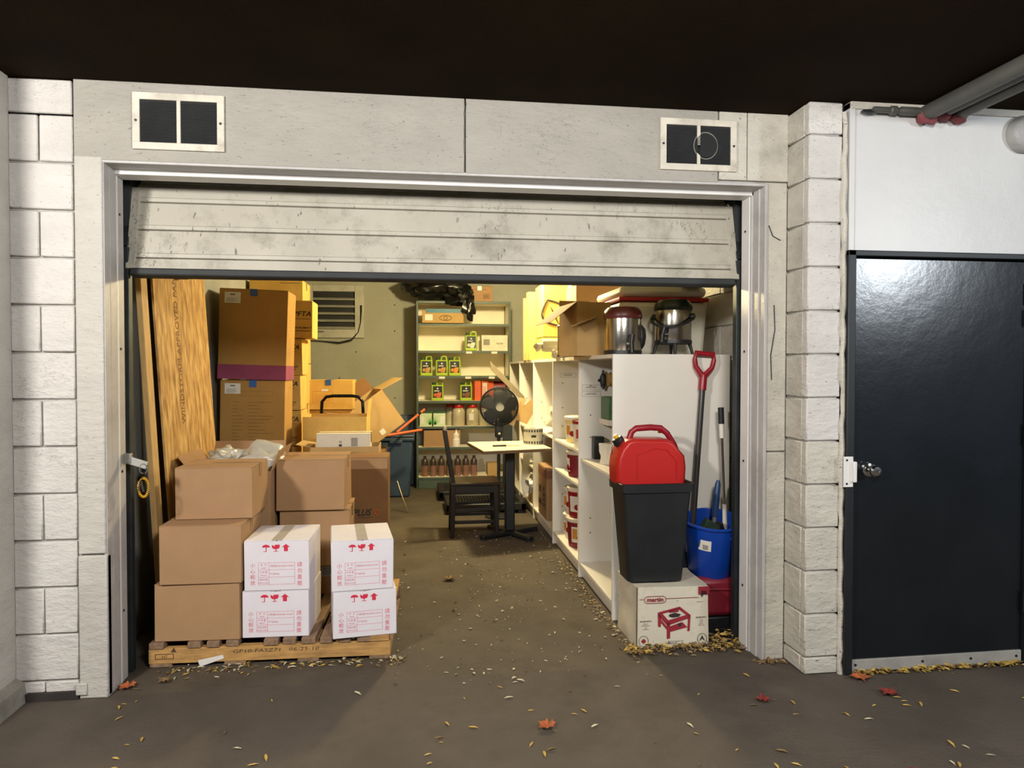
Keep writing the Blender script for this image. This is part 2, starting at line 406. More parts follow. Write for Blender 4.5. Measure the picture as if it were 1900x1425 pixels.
# --- opening frame (reveals) and garage door
fr = B().box(-1.334, -1.318, -.004, .118, 0, 2.296).out('trim_1', FRAMEP, kind=ST, bev=.003)
B().box(-1.326, -1.3165, .05, .118, 0, 2.29).out('trim_step', FRAMEP, fr, bev=.002)
B().box(-1.33, -1.316, .118, .135, 0, 2.285).out('trim_step', FRAMEW, fr, bev=.003)
B().box(-1.334, -1.319, .135, .2, 0, 2.285).out('trim_step', FRAMEP, fr, bev=.003)
fr2 = B().box(1.648, 1.664, -.012, .1, 0, 2.296).out('trim_2', FRAMEP, kind=ST, bev=.003)
B().box(1.642, 1.656, .04, .1, 0, 2.29).out('trim_step', FRAMEP, fr2, bev=.002)
B().box(1.634, 1.652, .1, .115, 0, 2.285).out('trim_step', FRAMEP, fr2, bev=.003)
B().box(1.63, 1.66, .115, .2, 0, 2.285).out('trim_step', FRAMEW, fr2, bev=.003)
fr3 = B().box(-1.334, 1.664, -.006, .1, 2.285, 2.30).out('trim_3', FRAMEP, kind=ST, bev=.003)
B().box(-1.318, 1.648, .1, .2, 2.265, 2.292).out('trim_step', FRAMEW, fr3, bev=.003)
for X, f_ in ((-1.3185, fr), (1.629, fr2)):
    for z in (.32, .95, 1.5, 2.1):
        B().lathe([(.006, 0), (.006, .003), (0, .004)], 8, T(X, .155, z) @ RY(pi/2 if X < 0 else -pi/2)).out('screw', STEELD, f_)

gd = thing('garage_door', 'dirty grey sectional garage door raised above the store room opening', 'garage door', (0.155, .24, 1.872))
def door_section(h, M, name='door_panel'):
    W = 1.462; b = B()
    # corrugated profile (y,z) extruded in x: each rib is a shallow lip with a dark undercut
    prof = []; n = 0; z = 0; step = .13
    prof.append((0, 0))
    for k in ([.052, .190, .328] if h < .42 else [.06, .19, .32, .45]):
        if k > h-.01: break
        prof += [(0, k-.0045), (.012, k-.003), (.012, k+.001), (-.004, k+.003), (-.006, k+.02), (0, k+.026)]
    prof += [(0, h), (.035, h), (.035, 0)]
    n = len(prof)
    pts = [(-W, y, z) for y, z in prof]+[(W, y, z) for y, z in prof]
    b.verts([tuple(M @ V(p)) for p in pts], [tuple(range(n)), tuple(range(2*n-1, n-1, -1))]+[(i, (i+1) % n, n+(i+1) % n, n+i) for i in range(n)])
    o = b.out(name, DOORW, gd); return o
Mp = RX(-.22)
door_section(.40, Mp)
for s_ in (-1, 1):
    B().box(s_*1.462-.02, s_*1.462+.02, -.006, .04, 0, .40, Mp).out('end_stile', DOORW if s_ < 0 else DOORW, gd, bev=.002)
M2 = Mp @ T(0, 0, .402) @ RX(-.75)
door_section(.42, M2)
M3 = M2 @ T(0, 0, .424) @ RX(-.58)
for k in range(3):
    door_section(.42, M3 @ T(0, 0, .424*k))
B().box(-1.462, 1.462, -.012, .045, -.034, .002, Mp).out('bottom_seal', SEAL, gd, bev=.008)
b = B()
for s_ in (-1, 1):
    X = s_*1.50
    b.box(X-.03, X+.03, .0, .045, -1.872, .10)
    b.bar((X, .03, .10), (X, .16, .40), .05, .045); b.bar((X, .16, .40), (X, .45, .62), .05, .045); b.bar((X, .45, .62), (X, 2.2, .68), .05, .045)
b.out('track', STEELD, gd, bev=.003)
for X in (-1.545, 1.545): B().box(X-.065, X+.065, .05, .9, .06, .74).out('light_shield', SEAL, gd)  # plates added to block store room lamp light leaking past the door sides
# latch bar with keys at the left jamb
lt = thing('door_latch', 'grey latch bar with a hanging split ring on the left door jamb', 'latch', (-1.308, .16, 1.0))
B().box(-.004, .03, -.012, .012, -.015, .03).out('bracket', GALV, lt, bev=.003)
B().box(.0, .095, -.008, .004, -.018, .016, T(.005, 0, .005) @ RY(.33)).out('latch_bar', mat('latch_paint', 'a5a39c', .5), lt, bev=.003)
B().tube([(.08+.016*sin(a), -.006, -.04+.022*cos(a)) for a in [2*pi*i/16 for i in range(16)]], .003, 6, closed=True).out('shackle', CHROME, lt)
kc = thing('key_coil', 'yellow coiled key ring with keys dangling from the latch bar', 'key ring', (-1.228, .154, .95))
b = B(); N_ = 150
b.tube([(.0+ (.022+.005*cos(i*1.25))*sin(2*pi*i/N_*1.0), .005*sin(i*1.25), -.075+(.042+.005*cos(i*1.25))*cos(2*pi*i/N_)) for i in range(N_)], .0016, 5); b.out('coil', YEL, kc)
b = B()
for a in (-.2, .15):
    M_ = T(-.012, -.004, -.035) @ RY(a); b.box(-.004, .004, -.001, .001, -.06, -.01, M_); b.lathe([(.011, -.001), (.011, .001), (0, .001)], 12, M_ @ RX(pi/2))
b.out('key', CHROME, kc)

# --- interior shell
B().box(-1.62, -1.47, .2, 5.8, 0, CZ).out('wall_left_interior', IDARK, kind=ST)
bw = B().box(-1.62, 2.0, 5.7, 5.85, 0, CZ).out('wall_back', IWALL, kind=ST)
rw = B().box(1.885, 2.1, .2, 5.8, 0, CZ).out('wall_right', JOINT, kind=ST)
for i, (a, b_) in enumerate(zip(zs, zs[1:])):
    y = .2-(.2 if i % 2 else 0)
    while y < 5.7:
        y0, y1 = max(y, .2), min(y+.4, 5.7)
        if y1-y0 > .05: block(rw, 1.872, y0+.002, a+.002, .03, b_-a-.004, y1-y0-.004, PAINTG, 0)
        y += .4
# thin course grooves on the back wall
b = B()
for z in (2.28,): b.box(-.62, 1.9, 5.697, 5.7, z, z+.004)
b.out('joint_line', JOINT, bw)
b = B()
for x, z in ((-.28, 2.2), (-.28, 1.88), (-.75, 1.62), (-.28, 1.05), (-.95, 1.3)): b.lathe([(.009, 0), (0, .004)], 8, T(x, 5.699, z) @ RX(pi/2))
b.out('screw_hole', BLK, bw)
# louvre vent in back wall
lv = thing('wall_louvre', 'large pale metal louvre high on the back wall of the store room', 'vent', (-1.01, 5.7, 1.795))
b = B(); b.box(-.249, .249, -.03, 0, -.005, .10); b.box(.25, .36, -.035, 0, -.005, .64); b.box(-.36, -.25, -.035, 0, -.005, .64); b.box(-.249, .249, -.034, 0, .56, .64); b.out('frame', mat('louvre_metal', 'b5b3a4', .5, .2), lv, bev=.004)
B().box(-.25, .25, -.004, -.001, .1, .56).out('recess', BLK, lv)
for k in range(5):
    B().box(-.25, .25, -.045, 0, -.004, .004, T(0, -.003, .13+k*.088) @ RX(.55)).out('slat', MATS['louvre_metal'], lv, bev=.001)
B().box(-.2, -.12, -.036, -.03, .065, .075).out('catch', BLK, lv)
cb = B()
for k in (0, .012): cb.tube([(-.69+k, 5.66, 2.19), (-.69+k, 5.66, 2.13), (-.69, 5.66, 1.98), (-.72, 5.66, 1.86), (-.80, 5.66, 1.77-k), (-.95, 5.67, 1.735-k), (-1.15, 5.67, 1.75), (-1.4, 5.68, 1.76)], .006, 6)
tag(cb.out('cable', BLK), 'black cable looping from the louvre along the back wall', 'cable')

# --- vents in lintel
def vent(x0, x1, label, hole):
    v = thing('wall_vent', label, 'vent', ((x0+x1)/2, -.008, 2.345)); w_ = (x1-x0)/2
    b = B(); t = .030
    b.box(-w_, w_, -.012, 0, 0, t); b.box(-w_, w_, -.012, 0, .24-t, .24); b.box(-w_, -w_+t, -.0121, 0, t-.001, .241-t); b.box(w_-t, w_, -.0121, 0, t-.001, .241-t); b.box(-.008, .008, -.0115, 0, t-.001, .241-t)
    b.out('frame', mat('vent_frame', 'cbc5b5', .5, grime=.6, gs=9, gcol='6e5f48'), v, bev=.0015)
    B().box(-w_+.01, w_-.01, -.0022, -.0005, .01, .23).out('backing', mat('vent_dark', '121314', .8), v)
    for s_ in (-1, 1):
        b = B(); a0, a1 = (-w_+t, -.008) if s_ < 0 else (.008, w_-t)
        for k in range(22): b.box(a0, a1, -.005, .0, -.0012, .0012, T(0, -.0035, t+.006+k*.0079) @ RX(.7))
        b.out('grille', mat('vent_grille', '3b3d3e' if not hole else '454742', .6, .3, var=.2), v, kind='stuff')
    if hole:
        B().tube([(.035+.058*cos(a), -.0065, .118+.062*sin(a)) for a in [2*pi*i/28 for i in range(28)]], .003, 6, closed=True).out('hole_rim', mat('vent_hole_rim', '77756c', .6), v)
        B().lathe([(.056, 0), (.056, .002), (0, .002)], 28, T(.035, -.0095, .118) @ RX(pi/2)).out('hole', mat('vent_dark', '0'), v)
    for s_ in (-1, 1): B().lathe([(.006, 0), (.005, .003), (0, .004)], 8, T(s_*(w_-t/2), -.012, .12) @ RX(pi/2)).out('screw', BLK, v)
vent(-1.197, -.823, 'cream framed wall vent above the left end of the garage door', 0)
vent(1.125, 1.500, 'cream framed wall vent with a round hole, above the right end of the garage door', 1)

# --- ceiling pipes, conduit fitting, elbow
for i, (x, z, r, lb) in enumerate(((2.315, 2.585, .036, 'widest grey ceiling pipe, leftmost of three above the black door'), (2.405, 2.592, .022, 'thin grey ceiling pipe between the other two above the black door'), (2.475, 2.588, .028, 'grey ceiling pipe, rightmost of three above the black door'))):
    p = thing('ceiling_pipe', lb, 'pipe', (x, -.2, z)); B().tube([(0, 0, 0), (0, -4.2, 0)], r, 16).out('pipe', mat('grey_pipe', '55554f', .5, .2, var=.15, grime=.6, gs=3), p)
    b = B(); b.blob((0, -.03, -.012), (r*1.35, .035, r*1.1), i+3, .35, 2, 2); b.out('sealant', mat('red_sealant', '6d2f33', .7, var=.2), p)
cf = thing('conduit_fitting', 'dark grey bottle shaped fitting fixed high above the black door', 'fitting', (2.05, -.235, 2.588))
B().lathe([(0, 0), (.014, 0), (.014, .08), (.02, .085), (.02, .11), (.013, .115), (.013, .125), (.019, .135), (.019, .22), (.012, .235), (0, .235)], 16, RY(pi/2)).out('body', mat('fitting_grey', '62625c', .5, .4, var=.2, grime=.5, gs=12), cf)
B().tube([(.01, 0, -.01), (-.03, 0, -.018), (-.05, .01, -.008), (-.03, .02, .0), (.02, .015, .004)], .006, 6).out('wire', BLK, cf)
el = thing('duct_elbow', 'pale round duct cap at the right edge of the white panel', 'duct', (2.83, -.2, 2.515))
B().lathe([(.085, 0), (.088, .02), (.08, .045), (.065, .06), (.03, .066), (0, .068)], 24, RX(pi/2)).out('cap', mat('elbow_plastic', '9a9a97', .5, var=.1, grime=.5, gs=10), el)
B().tube([(0, -.03, .03), (.05, -.05, .08), (.12, -.05, .1)], .03, 12).out('pipe_stub', STEELD, el)

# ============================================================ PALLET AND BOXES (LEFT)
pa = thing('wooden_pallet', 'weathered wooden pallet under the boxes at the left of the doorway', 'pallet', (-.695, .262, 0), -.03)
for i, y in enumerate((0, .45, .88)):
    B().box(-.565, .562, y, y+.04, .018, .09).out('stringer', WOOD if i == 0 else WOODG, pa, bev=.003)
x = -.565
for k in range(13):
    w_ = .07 if k < 12 else .085; x0 = -.56+k*.0875
    if k == 12: x0 = .44; w_ = .125
    if k in (1, 5): continue
    B().box(x0, x0+w_-random.uniform(.004, .014), -.010+random.uniform(0, .006), .93, .091, .119).out('deck_board', WOODG if k < 12 else WOOD, pa, bev=.002)
for k in range(4): B().box(-.56+k*.34, -.46+k*.34, 0, .92, .002, .018).out('bottom_board', WOODG, pa, bev=.002)
b = B(); b.text('GP10-FASZ71   06-25-10', .024, .02, .058, -.001, W=.40, ital=.2); b.text('▲', .03, -.45, .072, -.001); b.frame(-.535, -.45, .04, .066, .003, -.001); b.text('HT', .02, -.49, .045, -.001)
b.out('stencil_ink', BRINK, pa, kind='stuff')
B().prism([(-.33, -.0), (-.22, .035), (-.225, .052), (-.34, .03)], -.004, -.001).out('paper_scrap', PAPER, pa)

def carton(label, X0, X1, yf, d, z0, h, rz=0, m_=CARD, seam='x', tape=TAPE, group=None, cat='box', name='cardboard_box', lean=0, pitch_=0, jit=.004, gap=.003):
    W = (X1-X0)/2
    r = thing(name, label, cat, ((X0+X1)/2, yf, z0), 0, group, rot=(pitch_, lean, rz))
    b = B(); j = lambda: random.uniform(-jit, jit)
    p = [(-W, 0, 0), (W, 0, 0), (W, d, 0), (-W, d, 0), (-W+j(), 0, h-.006), (W+j(), 0, h-.006), (W+j(), d+j(), h-.006), (-W+j(), d+j(), h-.006)]
    b.verts(p, [(3, 2, 1, 0), (4, 5, 6, 7), (0, 1, 5, 4), (1, 2, 6, 5), (2, 3, 7, 6), (3, 0, 4, 7)])
    b.out('body', m_, r, bev=.003)
    if seam == 'x':
        B().box(-W, W, .001, d/2-gap, h-.006, h-.001).out('flap', m_, r, bev=.0015)
        B().box(-W, W, d/2+gap, d-.001, h-.006, h-.001).out('flap', m_, r, bev=.0015)
        if tape: B().box(-W-.001, W+.001, d/2-.025, d/2+.025, h-.001, h+.0005).out('tape', tape, r); 
        if tape: B().box(W-.0, W+.0025, d/2-.025, d/2+.025, h-.07, h+.0005).out('tape', tape, r)
    else:
        B().box(-W+.001, -gap, 0, d, h-.006, h-.001).out('flap', m_, r, bev=.0015)
        B().box(gap, W-.001, 0, d, h-.006, h-.001).out('flap', m_, r, bev=.0015)
        if tape:
            B().box(-.025, .025, -.003, d, h-.001, h+.0005).out('tape', tape, r)
            
            if name != 'white_box': B().box(-.025, .025, -.0035, -.001, h-.05, h+.0004).out('tape', tape, r)
    return r
def open_box(label, X0, X1, yf, d, z0, h, flaps, rz=0, m_=CARD, inner=None, rot=None, name='open_cardboard_box', group=None):
    # flaps: dict side -> (angle from upright outward in degrees, length)
    W = (X1-X0)/2; t = .004
    r = thing(name, label, 'box', ((X0+X1)/2, yf, z0), rz, group, rot)
    b = B(); b.box(-W, W, 0, t, 0, h); b.box(-W, W, d-t, d, 0, h); b.box(-W, -W+t, t, d-t, 0, h); b.box(W-t, W, t, d-t, 0, h); b.box(-W+t, W-t, t, d-t, 0, t)
    b.out('body', m_, r)
    for s_, (a, L_) in flaps.items():
        a = RD(a); dz = cos(a)*L_; do = sin(a)*L_
        if s_ == 'front': P4 = [(-W, 0, h), (W, 0, h), (W-.004, -do, h+dz), (-W+.004, -do, h+dz)]
        elif s_ == 'back': P4 = [(-W, d, h), (W, d, h), (W-.004, d+do, h+dz), (-W+.004, d+do, h+dz)]
        elif s_ == 'left': P4 = [(-W, 0, h), (-W, d, h), (-W-do, d-.004, h+dz), (-W-do, .004, h+dz)]
        else: P4 = [(W, 0, h), (W, d, h), (W+do, d-.004, h+dz), (W+do, .004, h+dz)]
        B().plate(P4, .003).out('flap', m_, r)
    return r
carton('plain brown cardboard box, bottom of the left stack on the pallet', -1.235, -.842, 0.28, .36, .12, .272, -.045)
carton('plain brown cardboard box, second from the bottom of the left stack', -1.205, -.832, 0.268, .38, .393, .28, -.02)
carton('plain brown cardboard box, topmost of the left stack', -1.172, -.808, .40, .34, .674, .255, .0)
# centre stack
carton('brown cardboard box with printed side strip, lowest of the centre stack on the pallet', -.80, -.385, .93, .36, .12, .165, .0, m_=CARDD)
b = B()
lowest = bpy.data.objects[[o.name for o in bpy.data.objects if o.get('label', '').startswith('brown cardboard box with printed side strip')][0]]
b.rect(-.2, .2, .10, .155); b.out('printed_strip', mat('grey_print', '77736c', .8), lowest)
b = B()
for k in range(5): b.rect(.05, .05+.15*random.random()+.01, .11+k*.009, .113+k*.009, -.0012)
b.out('print', BINK, lowest)
carton('plain brown cardboard box, middle of the centre stack behind the white boxes', -.778, -.387, .91, .36, .286, .325, .0)
carton('plain brown cardboard box with creased corner, topmost of the centre stack', -.79, -.412, .88, .38, .612, .29, -.01)

def white_box(label, X0, X1, yf, d, z0, h, rz, top_dirty=False, lean=0, group=None):
    r = carton(label, X0, X1, yf, d, z0, h, rz, WCARD, 'y', mat('clear_tape_white', 'b9b2a6', .25, var=.04), name='white_box', lean=lean, group=group)
    W = X1-X0; ox = -W/2
    X = lambda u: ox+u*W
    Z = lambda v: v*h
    b = B(); c = X(.335); z = Z(.86); R_ = W*.06
    b.prism([(c+R_*cos(a), z+R_*.72*sin(a)) for a in [pi*i/12 for i in range(13)]], -.0012, -.0006)
    b.rect(c-.0018, c+.0018, z-R_*1.1, z, -.0011); b.rect(c-.012, c+.0018, z-R_*1.18, z-R_*1.05, -.0011)
    c = X(.485); b.prism([(c-R_, z+R_*.66)]+[(c-R_*cos(a), z+R_*.1-R_*.62*sin(a)) for a in [pi*i/8 for i in range(9)]]+[(c+R_, z+R_*.66), (c-R_*.25, z+R_*.66), (c-.3*R_, z+R_*.2), (c-.55*R_, z+R_*.4)], -.0012, -.0006)
    b.rect(c-.0018, c+.0018, z-R_*1.1, z, -.0011); b.rect(c-.011, c+.011, z-R_*1.15, z-R_*1.02, -.0011)
    c = X(.64); b.prism([(c-R_*.5, z-R_*1.1), (c+R_*.5, z-R_*1.1), (c+R_*.5, z), (c+R_*1.05, z), (c, z+R_*.8), (c-R_*1.05, z), (c-R_*.5, z)], -.0012, -.0006)
    b.out('care_symbols', RINK, r)
    b = B(); a0, a1, c0, c1 = X(.215), X(.775), Z(.12), Z(.555)
    b.frame(a0, a1, c0, c1, .0012); b.rect(X(.375), X(.375)+.0012, c0, c1)
    for v in (.265, .41): b.rect(a0, a1, Z(v), Z(v)+.0012)
    for i, ch in enumerate('小心輕放'): b.text(ch, .024, X(.13), Z(.47-.115*i))
    for i, ch in enumerate('請勿重壓'): b.text(ch, .025, X(.85), Z(.47-.125*i))
    b.text('品   名', .010, X(.295), Z(.50)); b.text('NAME', .008, X(.295), Z(.44)); b.text('內 容 量', .010, X(.295), Z(.355)); b.text('WEIGHT', .008, X(.295), Z(.295))
    b.text('有效日期', .010, X(.295), Z(.205)); b.text('EXPIRY DATE', .008, X(.295), Z(.145)); b.text('中性包裝 PACKAGED GOODS', .011, X(.575), Z(.47), W=W*.36); b.text('10 kg/bag', .012, X(.46), Z(.32))
    b.out('print', RINK2, r)
    return r
white_box('white box with red symbols, lower of the left white pair on the pallet', -.835, -.523, 0.28, .34, .12, .225, -.03)
white_box('white box with red symbols and greyish top, upper of the left white pair', -.824, -.52, 0.28, .34, .346, .243, -.02)
white_box('white box with red symbols, lower of the right white pair on the pallet', -.405, -.102, 0.233, .36, .12, .225, .14)
white_box('white box with red symbols and cream top, upper of the right white pair', -.410, -.118, 0.231, .36, .346, .245, .12)

# open carton with crinkled bags behind the left stack
ob = open_box('open brown box with a pale left flap behind the left stack', -1.22, -.80, .79, .42, .40, .45, {'left': (38, .11), 'right': (20, .12), 'back': (30, .14)}, m_=CARD)
b = B().blob((0, 0, 0), (.085, .1, .06), 4, .3, 2.2, 4); tag(b.out('plastic_bag', CLEAR, loc=(-1.08, .99, .905)), 'small crinkled clear plastic bag beside the strand board', 'bag')
b = B().blob((0, 0, 0), (.14, .13, .11), 9, .22, 1.8, 4); tag(b.out('plastic_bag', CLEAR, loc=(-.885, 1.02, .865)), 'large crinkled clear plastic bag hanging out of the open box', 'bag')
carton('brown carton carrying the open box of bags behind the left stack', -1.2, -.82, .80, .38, .12, .278, 0, m_=CARDD)

# tall product cartons
t1 = carton('tall tan carton with a white label, lower of the tall leaning pair', -1.415, -.965, 2.10, .33, .735, .594, .0, m_=CARDT, lean=.02, tape=TAPEB, seam='y')
def small_label(r, x, z, w_=.09, h_=.06):
    B().rect(x, x+w_, z, z+h_, -.0015).out('label_sticker', PAPER, r)
    b = B(); b.text('■■■', .012, x+w_*.5, z+h_*.72, -.002); 
    for k in range(4): b.rect(x+.012, x+w_*(.55+.35*random.random()), z+.008+k*.008, z+.010+k*.008, -.002)
    b.out('label_print', BINK, r)
small_label(t1, -.195, .495, .11, .075)
b = B(); b.frame(-.09, .14, .48, .515, .001)
for i in range(16):
    b.rect(-.14, -.14+.03+.05*random.random(), .06+i*.025, .062+i*.025); b.rect(-.03, .03+.12*random.random(), .06+i*.025, .062+i*.025)
b.out('print', BRINK, t1)
t2 = carton('tall brown carton with a magenta base band, upper of the tall leaning pair', -1.420, -.948, 2.09, .33, 1.335, .65, .0, m_=CARDT, lean=.03, tape=TAPEB, seam='y')
B().box(-.2375, .2375, -.0015, .3315, .0, .105).out('colour_band', MAG, t2)
small_label(t2, -.20, .545, .11, .078)
b = B(); side = T(.2375, -.02, .06) @ RZ(pi/2)
b.text('SCOT', .04, .14, .30, -.0, M=side @ MX.Identity(4)); b.text('5L', .05, .14, .23, 0, M=side)
for i in range(4): b.rect(.09, .19, .13+i*.013, .132+i*.013, -.0, .0005, M=side)
b.out('side_print', MAG, t2)
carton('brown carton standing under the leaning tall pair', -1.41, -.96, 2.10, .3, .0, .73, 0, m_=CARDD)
# supply cartons with block lettering
prev = 0
ys = 2.65
zt = [(.0, .25, -.93), (.255, .25, -.925), (.51, .28, -.93), (.795, .28, -.925), (1.08, .28, -.93), (1.365, .288, -.915)]
for i, (z, h, xr) in enumerate(zt):
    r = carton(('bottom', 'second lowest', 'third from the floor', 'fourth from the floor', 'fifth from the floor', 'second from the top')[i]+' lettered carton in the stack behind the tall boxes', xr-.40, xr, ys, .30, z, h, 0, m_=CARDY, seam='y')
    b = B(); b.text('PFTA', .052, .115, h-.085, W=.125, ital=.25, bold=.02); b.rect(.0, .15, h-.107, h-.104); b.text('INSTRUMENT', .02, .095, .055, W=.14, bold=.02); b.rect(.0, .15, .04, .044); b.out('print', BINK, r)
r = carton('topmost lettered carton jutting out over the stack behind the tall boxes', -1.22, -.835, 2.63, .30, 1.658, .30, 0, m_=CARDY, seam='y')
b = B(); b.text('PFTA', .055, .115, .175, W=.14, ital=.25, bold=.02); b.rect(.02, .18, .152, .155); b.text('INSTRUMENT', .02, .115, .075, W=.15, bold=.02); b.rect(.03, .18, .055, .06); b.out('print', BINK, r)
for i in range(6):
    z = i*.365
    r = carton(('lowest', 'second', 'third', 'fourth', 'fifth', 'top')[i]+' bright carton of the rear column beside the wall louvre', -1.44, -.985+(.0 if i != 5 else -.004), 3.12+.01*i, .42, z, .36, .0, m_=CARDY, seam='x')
    if i == 5:
        b = B()
        for a0, a1, R_, w_ in ((20, 165, .10, .012), (15, 95, .16, .008)):
            pts = [(-.03-.1+R_*cos(RD(a)), .13+R_*.8*sin(RD(a))) for a in range(a0, a1, 8)]
            b.prism(pts+[(x_*.9-.01, z_-w_*1.2) for x_, z_ in pts[::-1]], -.0012, -.0006)
        b.rect(.03, .2, .33, .334); b.out('leaf_logo', BINK, r)
# strand boards and stud leaning on the left wall
sb = thing('strand_board', 'tall yellow strand board sheet leaning against the left store room wall', 'board', (-1.254, .70, .0), rot=(0, -.062, 0))
B().box(-.012, 0, 0, .93, 0, 2.44).out('sheet', OSB, sb, bev=.001)
b = B()
for t_, z, s_ in (('WINDSTORM APPROVED PANEL', 1.55, .085), ('SHEATHING SPAN', .62, .08)):
    b.text(t_, s_, 0, 0, M=T(.0008, .36, z) @ RZ(pi/2) @ RY(-pi/2), W=.9 if 'APP' in t_ else .55)
b.out('print', mat('faded_ink', '76522a', .8), sb)
st_ = thing('lumber_stud', 'pale narrow lumber stud leaning upright in front of the strand board', 'lumber', (-1.264, .52, .0), rot=(0, -.054, 0))
B().box(-.028, 0, 0, .085, 0, 2.40).out('stud', WOODL, st_, bev=.003)
# wall papers above the board
B()
# ------- second row of boxes
pb = carton('large brown carton lettered PLUS standing behind the centre stack', -.66, -.195, 1.47, .30, .0, .835, 0, m_=CARDD, seam='x', tape=None)
b = B(); b.text('PLUS', .06, .065, .455, W=.11, ital=.25, bold=.03); b.rect(.04, .14, .44, .443); b.out('print', BINK, pb)
B().tube([(.16+.014*cos(a), -.001, .475+.016*sin(a)) for a in [2*pi*i/20 for i in range(20)]], .004, 6, closed=True).out('ring_mark', OINK, pb)
B().rect(-.232, .232, .76, .83, -.001).out('upper_band', CARD, pb)
ws = open_box('shallow open brown box behind the centre stack', -.735, -.27, 1.80, .32, .56, .31, {'left': (80, .1)}, m_=CARDL)
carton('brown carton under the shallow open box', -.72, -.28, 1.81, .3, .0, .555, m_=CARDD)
wf = carton('flat white carton end with barcode resting in the shallow open box', -.70, -.33, 1.83, .2, .76, .20, 0, m_=WCARDS, seam='x', name='white_carton')
b = B()
for k in range(9): b.rect(.055+k*.005, .055+k*.005+.0025, .11, .17)
b.text('YMA', .03, -.02, .13, M=None, W=.02); b.rect(-.03, -.01, .11, .125); b.out('barcode', BINK, wf)
bo = open_box('large open yellow lit cardboard box beside the hand truck', -.855, -.385, 2.25, .42, .45, .60, {'right': (6, .12)}, m_=CARDY)
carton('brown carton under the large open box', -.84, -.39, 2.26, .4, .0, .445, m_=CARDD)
# hand truck
ht = thing('hand_truck', 'black tubular hand truck handle rising behind the large open box', 'hand truck', (-.64, 3.0, 0))
b = B(); b.tube([(-.175, .0, .16), (-.175, 0, .6), (-.175, 0, 1.04), (-.17, 0, 1.13), (-.135, 0, 1.172), (-.08, 0, 1.18), (.08, 0, 1.18), (.135, 0, 1.172), (.17, 0, 1.13), (.175, 0, 1.04), (.175, 0, .6), (.175, 0, .16)], .014, 10); b.out('frame', mat('gloss_black_tube', '1a1a1a', .15, .6), ht)
b = B(); [b.tube([(-.17, 0, z), (.17, 0, z)], .01, 8) for z in (.3, .6, .85)]; b.out('crossbar', BLK, ht)
B().box(-.18, .18, -.22, .0, .02, .028).out('toe_plate', STEELD, ht)
for s_ in (-1, 1): B().lathe([(0, -.02), (.06, -.02), (.1, -.025), (.105, 0), (.1, .025), (.06, .02), (0, .02)], 20, T(s_*.21, .05, .105) @ RY(pi/2)).out('wheel', RUB, ht)
# box with blue tape
carton('brown carton at the back under the blue taped carton, upper', -1.02, -.60, 3.52, .36, .52, .51, m_=CARDY)
carton('brown carton at the back under the blue taped carton, lower', -1.02, -.60, 3.52, .36, .0, .515, m_=CARDY)
r = carton('yellowish carton with blue tape in front of the back wall', -1.04, -.595, 3.5, .38, 1.035, .275, m_=CARDY, seam='y', tape=TAPEB)
b = B(); b.frame(-.14, .04, .06, .17, .002); b.rect(-.05, .04, .115, .117)
for k in range(4): b.rect(-.12, .02, .08+k*.018, .083+k*.018)
b.out('print', OINK, r)
B().rect(-.06, .0, .17, .19, -.0015).out('label_sticker', PAPER, r)
# tilted open box
to = thing('open_cardboard_box', 'tilted open cardboard box lying over the grey totes', 'box', (-.27, 3.45, .80), rot=(0, -.62, .3))
b = B(); t_ = .005; W, D, H = .2, .34, .38
b.box(-W, W, 0, t_, 0, H); b.box(-W, W, D-t_, D, 0, H); b.box(-W, -W+t_, 0, D, 0, H); b.box(W-t_, W, 0, D, 0, H); b.box(-W, W, 0, D, 0, t_)
b.out('body', CARDL, to)
B().plate([(W, 0, H), (W, D, H), (W+.22, D, H-.03), (W+.22, 0, H-.03)], .004).out('flap', CARDL, to)
B().plate([(-W, 0, H), (-W, D, H), (-W-.12, D, H+.1), (-W-.12, 0, H+.1)], .004).out('flap', CARD, to)
B().plate([(-W, D, H), (W, D, H), (W, D+.08, H+.13), (-W, D+.08, H+.13)], .004).out('flap', CARDD, to)
B().rect(-.05, .0, .03, .08, -.001).out('label_sticker', PAPER, to)
carton('brown carton propping up the tilted open box', -.64, -.30, 3.35, .45, .0, .66, m_=CARDD)
# totes
def tote(label, loc, rz, w_, d_, h_, m_=NAVY, rot=None):
    r = thing('storage_tote', label, 'storage tote', loc, rz, rot=rot)
    b = B(); W, D = w_/2, d_
    b.box(-W, W, 0, D, 0, h_, tx=.035, ty=.035); b.out('body', m_, r, bev=.02)
    b = B(); b.box(-W-.018, W+.018, -.018, D+.018, h_-.035, h_); b.out('rim', m_, r, bev=.008)
    B().box(-W-.02, W+.02, -.02, D+.02, h_+.002, h_+.03).out('lid', m_, r, bev=.012)
    B().box(-.07, .07, -.032, -.015, h_-.06, h_-.02).out('handle', m_, r, bev=.006)
    return r
tote('slate blue storage tote standing beside the green shelves', (-.235, 4.62, 0), 0, .36, .5, .66)
r = thing('tote_lid', 'dark slate tote lid leaning upright against the back wall', 'lid', (-.26, 5.45, .0), rot=(-.12, 0, 0))
b = B(); b.box(-.22, .22, 0, .035, .0, .86); b.out('panel', NAVY, r, bev=.03); B().box(-.18, .18, -.012, 0, .05, .81).out('raised_panel', NAVY, r, bev=.01)
